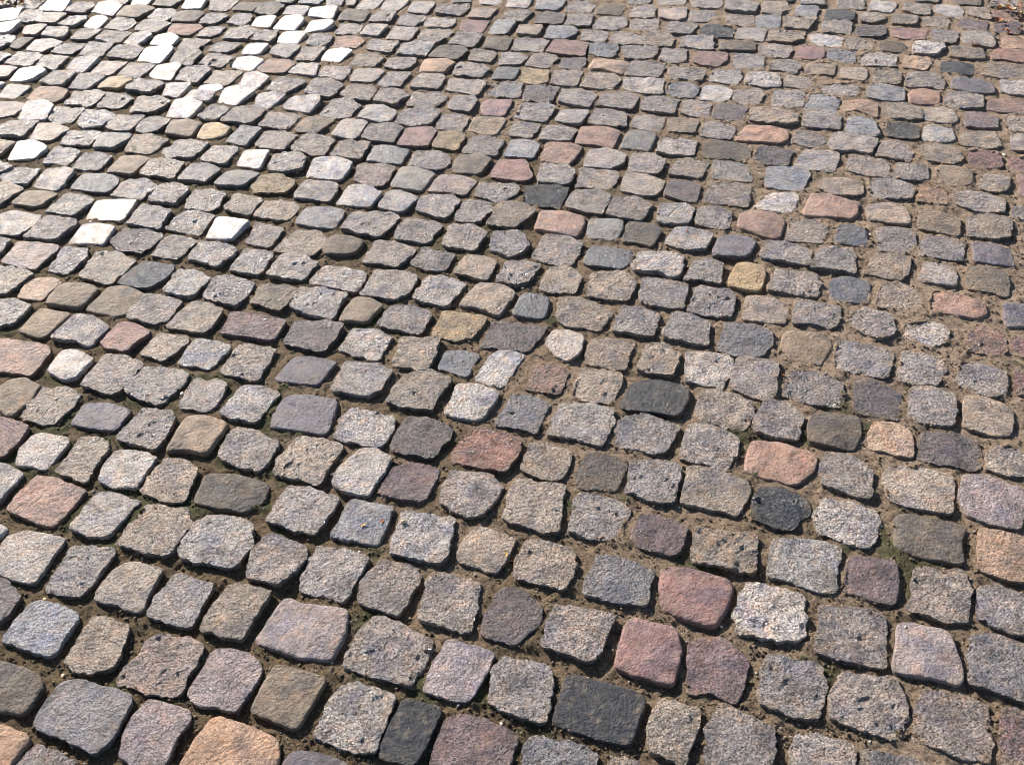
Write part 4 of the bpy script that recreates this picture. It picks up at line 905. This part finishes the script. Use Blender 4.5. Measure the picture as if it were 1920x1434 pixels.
for r in rows:
    t = r[0].split()
    P = np.array([[float(v) for v in q.split(',')] for q in t[1:]])/1000.0
    stones.append((t[0], P, r[1] if len(r) > 1 else None))
stuff = []; SLOT = {'r': 0, 'm': 1, 's': 2}
for i, (code, P, label) in enumerate(stones):
    d = math.hypot(P[:, 0].mean(), P[:, 1].mean())
    res = 0.0020 if d < 1.6 else 0.0024 if d < 2.2 else 0.0032
    V, F, Q, base, gl, c = stone_mesh(code, P, i, res)
    if label:
        me = make_mesh('cobblestone', [(V, F, Q, base, gl, 0)], [MAT[code[1]]], c)
        o = bpy.data.objects.new('cobblestone', me); C.objects.link(o); o.location = (c[0], c[1], 0)
        tag(o, label, 'cobblestone', 'cobblestones set in sand across the paving')
    else:
        stuff.append((V, F, Q, base, gl, SLOT[code[1]]))

# the paving runs on beyond the picture: more rows of the same stones all round
occ = np.zeros((1400, 1400), bool)                     # 1 cm cells, x -7..7, y -3..11
def cells(P, pad=0.0):
    lo = np.floor((P.min(0)-pad+[7, 3])*100).astype(int); hi = np.ceil((P.max(0)+pad+[7, 3])*100).astype(int)
    return slice(lo[0], hi[0]), slice(lo[1], hi[1])
for _, P, _l in stones: occ[cells(P)] = True
rng = np.random.RandomState(3)
kinds = ['gr']*9+['lr']*4+['tr']*4+['gm', 'tm', 'im', 'lm', 'bs', 'us', 'ks', 'cs', 'ps', 'vm', 'dr', 'jr', 'os']
n_extra = 0
yy = 0.10
while yy < 6.2:
    xx = -3.9+rng.uniform(0, .1)
    while xx < 3.9:
        wd = rng.uniform(.10, .135)
        cx = xx+wd/2; cy = yy+0.035*math.cos(cx*1.6)
        xx += wd+0.018
        if view_px(cx, cy): continue
        hw, hh = wd/2-.002, rng.uniform(.044, .054)
        P = np.array([[-hw, -hh], [hw, -hh], [hw, hh], [-hw, hh]])+rng.uniform(-.006, .006, (4, 2))+[cx, cy]
        sl_ = cells(P, -0.008)
        if occ[sl_].any(): continue
        occ[cells(P)] = True
        k = kinds[rng.randint(len(kinds))]
        V, F, Q, base, gl, c = stone_mesh(k, P, 2000+n_extra, 0.006)
        stuff.append((V, F, Q, base, gl, SLOT[k[1]])); n_extra += 1
    yy += 0.118
me = make_mesh('cobblestones', stuff, [MAT['r'], MAT['m'], MAT['s']])
o = bpy.data.objects.new('cobblestones', me); C.objects.link(o)
tag(o, 'far rows of grey, tan and pink cobblestones running on towards the top edge', 'cobblestones', None, 'stuff')

# ------------------------------------------------------------------ ground: sand in the joints, one sheet to the horizon
gx = np.linspace(-2.5, 2.5, 1251); gy = [0.6]
while gy[-1] < 4.6: gy.append(gy[-1]+0.0021+0.0014*gy[-1])
gy = np.array(gy)
GX, GY = np.meshgrid(gx, gy); NX, NY = len(gx), len(gy)

mask = np.zeros(GX.shape, bool)
def inpoly(P, x, y):
    r = np.zeros(x.shape, bool); j = len(P)-1
    for i in range(len(P)):
        c_ = ((P[i, 1] > y) != (P[j, 1] > y)) & (x < (P[j, 0]-P[i, 0])*(y-P[i, 1])/(P[j, 1]-P[i, 1]+1e-12)+P[i, 0])
        r ^= c_; j = i
    return r
for _, P, _l in stones:
    c = P.mean(0); P2 = c+(P-c)*0.93
    a0, a1 = np.searchsorted(gx, [P[:, 0].min(), P[:, 0].max()]); b0, b1 = np.searchsorted(gy, [P[:, 1].min(), P[:, 1].max()])
    if a1 > a0 and b1 > b0:
        mask[b0:b1, a0:a1] |= inpoly(P2, GX[b0:b1, a0:a1], GY[b0:b1, a0:a1])
# soft distance from the stones: blurred mask
near = mask.astype(float)
for _ in range(6):
    near = (near+np.roll(near, 1, 0)+np.roll(near, -1, 0)+np.roll(near, 1, 1)+np.roll(near, -1, 1))/5
dry = dryness(GX, GY)
GZ = -0.0098+0.0060*dry+0.0030*vn(GX, GY, 0.14, 2)+0.0028*vn(GX, GY, 0.045, 3)+0.0026*vn(GX, GY, 0.018, 8)+0.0020*vn(GX, GY, 0.009, 9)+0.0010*vn(GX, GY, 0.0048, 10)
GZ += 0.006*(near-0.35)
GZ = np.where(mask, -0.030, GZ)
sandc = np.array([.34, .255, .185]); soil = np.array([.16, .116, .068]); moss = np.array([.068, .074, .030])
mo = np.clip((vn(GX, GY, 0.20, 11)+0.7*vn(GX, GY, 0.05, 12)+0.3*vn(GX, GY, 0.016, 13)-0.62-0.25*(dry-0.5))*3.0, 0, 0.85)*np.clip((3.0-GY)*0.9, 0, 1)
col = soil+(sandc-soil)*dry[..., None]
col = col*(1+0.16*vn(GX, GY, 0.03, 15)+0.14*vn(GX, GY, 0.011, 16))[..., None]
col = col+(moss-col)*mo[..., None]
GZ = np.where(mask, GZ, GZ+0.0022*mo)
V = np.c_[GX.ravel(), GY.ravel(), GZ.ravel()]
ar = np.arange(NX*NY).reshape(NY, NX)
Q = np.stack([ar[:-1, :-1], ar[:-1, 1:], ar[1:, 1:], ar[1:, :-1]], -1).reshape(-1, 4)
# skirt out to the horizon
b = len(V); R = 900.0
outer = np.array([[-R, -R, -.02], [R, -R, -.02], [R, R, -.02], [-R, R, -.02]])
V = np.vstack([V, outer])
e0 = ar[0]; e1 = ar[:, -1]; e2 = ar[-1][::-1]; e3 = ar[:, 0][::-1]
T = []
for e, (p, q) in ((e0, (b, b+1)), (e1, (b+1, b+2)), (e2, (b+2, b+3)), (e3, (b+3, b))):
    h = len(e)//2
    for k in range(len(e)-1):
        T.append((e[k+1], e[k], p if k < h else q))
    T.append((e[h], p, q))
T = np.array(T)
me = bpy.data.meshes.new('ground')
me.vertices.add(len(V)); me.vertices.foreach_set('co', V.ravel())
me.loops.add(len(T)*3+len(Q)*4); me.loops.foreach_set('vertex_index', np.r_[T.ravel(), Q.ravel()].astype(np.int32))
me.polygons.add(len(T)+len(Q)); me.polygons.foreach_set('loop_start', np.r_[np.arange(len(T))*3, len(T)*3+np.arange(len(Q))*4].astype(np.int32))
me.polygons.foreach_set('use_smooth', np.ones(len(T)+len(Q), bool)); me.update(calc_edges=True)
cc = np.vstack([np.c_[col.reshape(-1, 3), np.ones(NX*NY)], np.tile([.26, .2, .13, 1], (4, 1))])
t = me.attributes.new('tint', 'FLOAT_COLOR', 'POINT'); t.data.foreach_set('color', cc.astype(np.float32).ravel())
me.materials.append(SAND)
g = bpy.data.objects.new('ground', me); C.objects.link(g); g['kind'] = 'structure'
def ground_z(x, y):
    i = int(np.searchsorted(gy, y)); j = int(np.searchsorted(gx, x))
    return GZ[min(max(i, 0), NY-1), min(max(j, 0), NX-1)], mask[min(max(i, 0), NY-1), min(max(j, 0), NX-1)], near[min(max(i, 0), NY-1), min(max(j, 0), NX-1)]

# ------------------------------------------------------------------ grit: tiny stones and crumbs lying in the joints
import bmesh
bm = bmesh.new(); bmesh.ops.create_icosphere(bm, subdivisions=1, radius=1)
IV = np.array([v.co[:] for v in bm.verts]); IF = np.array([[v.index for v in f.verts] for f in bm.faces]); bm.free()
def blob(rng, x, y, z, r):
    v = IV*(1+rng.uniform(-.25, .25, (len(IV), 1)))*r*np.array([1, rng.uniform(.7, 1), rng.uniform(.45, .8)])
    a = rng.uniform(0, 6.28); R_ = np.array([[math.cos(a), -math.sin(a), 0], [math.sin(a), math.cos(a), 0], [0, 0, 1]])
    return v@R_.T+[x, y, z]
rng = np.random.RandomState(11); GV, GC = [], []
cnt = 0
while cnt < 42000:
    y = 0.75+2.9*rng.rand()**1.5; x = rng.uniform(-1, 1)*(0.55+0.56*y)
    z, mk, nn = ground_z(x, y)
    if mk: continue
    r = 0.0008+0.0028*rng.rand()**5+0.0009*rng.rand()
    if y > 2: r *= 1.25
    GV.append(blob(rng, x, y, z+r*0.25, r))
    k = rng.rand(); bcol = (.62, .58, .5) if k < .04 else (.34, .26, .17) if k < .4 else (.22, .17, .11) if k < .75 else (.12, .095, .07)
    GC.append(np.tile(np.r_[np.array(bcol)*rng.uniform(.8, 1.2), 1], (len(IV), 1))); cnt += 1
nv = len(IV); V = np.vstack(GV); Fg = np.vstack([IF+k*nv for k in range(cnt)])
me = bpy.data.meshes.new('grit'); me.vertices.add(len(V)); me.vertices.foreach_set('co', V.ravel())
me.loops.add(len(Fg)*3); me.loops.foreach_set('vertex_index', Fg.ravel().astype(np.int32)); me.polygons.add(len(Fg))
me.polygons.foreach_set('loop_start', (np.arange(len(Fg))*3).astype(np.int32)); me.update(calc_edges=True)
t = me.attributes.new('tint', 'FLOAT_COLOR', 'POINT'); t.data.foreach_set('color', np.vstack(GC).astype(np.float32).ravel())
me.materials.append(SAND); o = bpy.data.objects.new('grit', me); C.objects.link(o)
tag(o, 'fine grit and sand crumbs lying in the joints between the stones', 'grit', None, 'stuff')

# ------------------------------------------------------------------ loose pebbles, leaves and litter
def top_z(x, y, r=0.004):
    """height of the highest surface near a point"""
    dg = bpy.context.evaluated_depsgraph_get()
    hit, loc, *_ = S.ray_cast(dg, Vector((x, y, 0.2)), Vector((0, 0, -1)))
    return loc.z if hit else 0.0
bpy.context.view_layer.update()
bm = bmesh.new(); bmesh.ops.create_icosphere(bm, subdivisions=3, radius=1)
PV = np.array([v.co[:] for v in bm.verts]); PF = [[v.index for v in f.verts] for f in bm.faces]; bm.free()
def pebble(x, y, r, mat, label, seed):
    rg = np.random.RandomState(seed)
    v = PV*np.array([1, rg.uniform(.65, .85), rg.uniform(.5, .7)])
    v = v*(1+0.22*facet(PV[:, 0]+seed, PV[:, 1]+PV[:, 2]*.7, 0.9, 2)+0.08*vn(PV[:, 0]+seed, PV[:, 1]-PV[:, 2], 0.35, 3))[:, None]*r
    me = bpy.data.meshes.new('pebble'); me.from_pydata(v.tolist(), [], PF); me.update(); me.materials.append(mat)
    o = bpy.data.objects.new('pebble', me); C.objects.link(o); o.location = (x, y, top_z(x, y)+r*0.42); o.rotation_euler = (0, 0, rg.uniform(0, 6))
    tag(o, label, 'pebble', 'loose pebbles on the paving')
PM = {'w': plain('pale_pebble', (.62, .56, .48)), 'y': plain('yellow_pebble', (.72, .54, .32)), 'g': plain('grey_pebble', (.45, .42, .38))}
for k, (x, y, r, c_, lab) in enumerate(PEBBLES):
    pebble(x/1000, y/1000, r/1000, PM[c_], lab, k+1)
LM = {'r': plain('russet_leaf', (.36, .13, .05), .7, .3), 'o': plain('ochre_leaf', (.50, .30, .10), .7, .3), 'p': plain('pale_leaf', (.60, .48, .30), .7, .3), 'k': plain('dark_twig', (.07, .05, .035), .8, .2)}
def leaf_geo(L_, W_, curl, rg, n=8):
    vs, fs = [], []
    for i in range(n+1):
        t = i/n; wd = W_*math.sin(math.pi*min(1, t*0.96+0.02))**0.8*(1+0.12*rg.uniform(-1, 1)); x = (t-.5)*L_
        z = curl*L_*(2*t-1)**2
        for sgn in (-1, 0, 1): vs.append((x, sgn*wd/2, z+abs(sgn)*curl*W_*0.5+rg.uniform(0, .0004)))
    for i in range(n):
        a = i*3
        fs += [(a, a+3, a+4, a+1), (a+1, a+4, a+5, a+2)]
    m_ = len(vs); vs += [(x, y, z-0.0005) for x, y, z in vs]; fs += [tuple(q+m_ for q in reversed(f)) for f in list(fs)]
    return vs, fs
def leaf(x, y, L_, W_, c_, rz, label, seed):
    rg = np.random.RandomState(seed); vs, fs = leaf_geo(L_, W_, rg.uniform(.1, .25), rg)
    me = bpy.data.meshes.new('dry_leaf'); me.from_pydata(vs, [], fs); me.update(); me.materials.append(LM[c_])
    o = bpy.data.objects.new('dry_leaf', me); C.objects.link(o); o.location = (x, y, top_z(x, y)+0.0015); o.rotation_euler = (rg.uniform(-.2, .2), rg.uniform(-.2, .2), rz)
    tag(o, label, 'leaf', 'dry leaf bits on the paving')
for k, (x, y, l_, w_, c_, rz, lab) in enumerate(LEAVES):
    leaf(x/1000, y/1000, l_/1000, w_/1000, c_, rz, lab, k+40)
# drifted leaf litter at the two far corners
rg = np.random.RandomState(5)
vs, fs, mi = [], [], []
for cx, cy, sx, sy, nn in LITTER:
    for _ in range(nn):
        x, y = cx+rg.normal(0, sx), cy+rg.normal(0, sy)
        v_, f_ = leaf_geo(rg.uniform(.012, .035), rg.uniform(.006, .018), rg.uniform(.1, .4), rg, 4)
        a, b, z0 = rg.uniform(0, 6.28), rg.uniform(-.6, .6), top_z(x, y)+rg.uniform(0.001, .010)
        M_ = Matrix.Rotation(a, 3, 'Z') @ Matrix.Rotation(b, 3, 'X'); o0 = len(vs)
        vs += [tuple(M_ @ Vector(q)+Vector((x, y, z0))) for q in v_]; fs += [tuple(q+o0 for q in f) for f in f_]; mi += [rg.randint(0, 4)]*len(f_)
me = bpy.data.meshes.new('leaf_litter'); me.from_pydata(vs, [], fs); me.update()
for q in 'ropk': me.materials.append(LM[q])
me.polygons.foreach_set('material_index', np.array(mi, dtype=np.int32))
o = bpy.data.objects.new('leaf_litter', me); C.objects.link(o)
tag(o, 'drift of brown and orange dry leaves at the far corners of the paving', 'leaf litter', None, 'stuff')
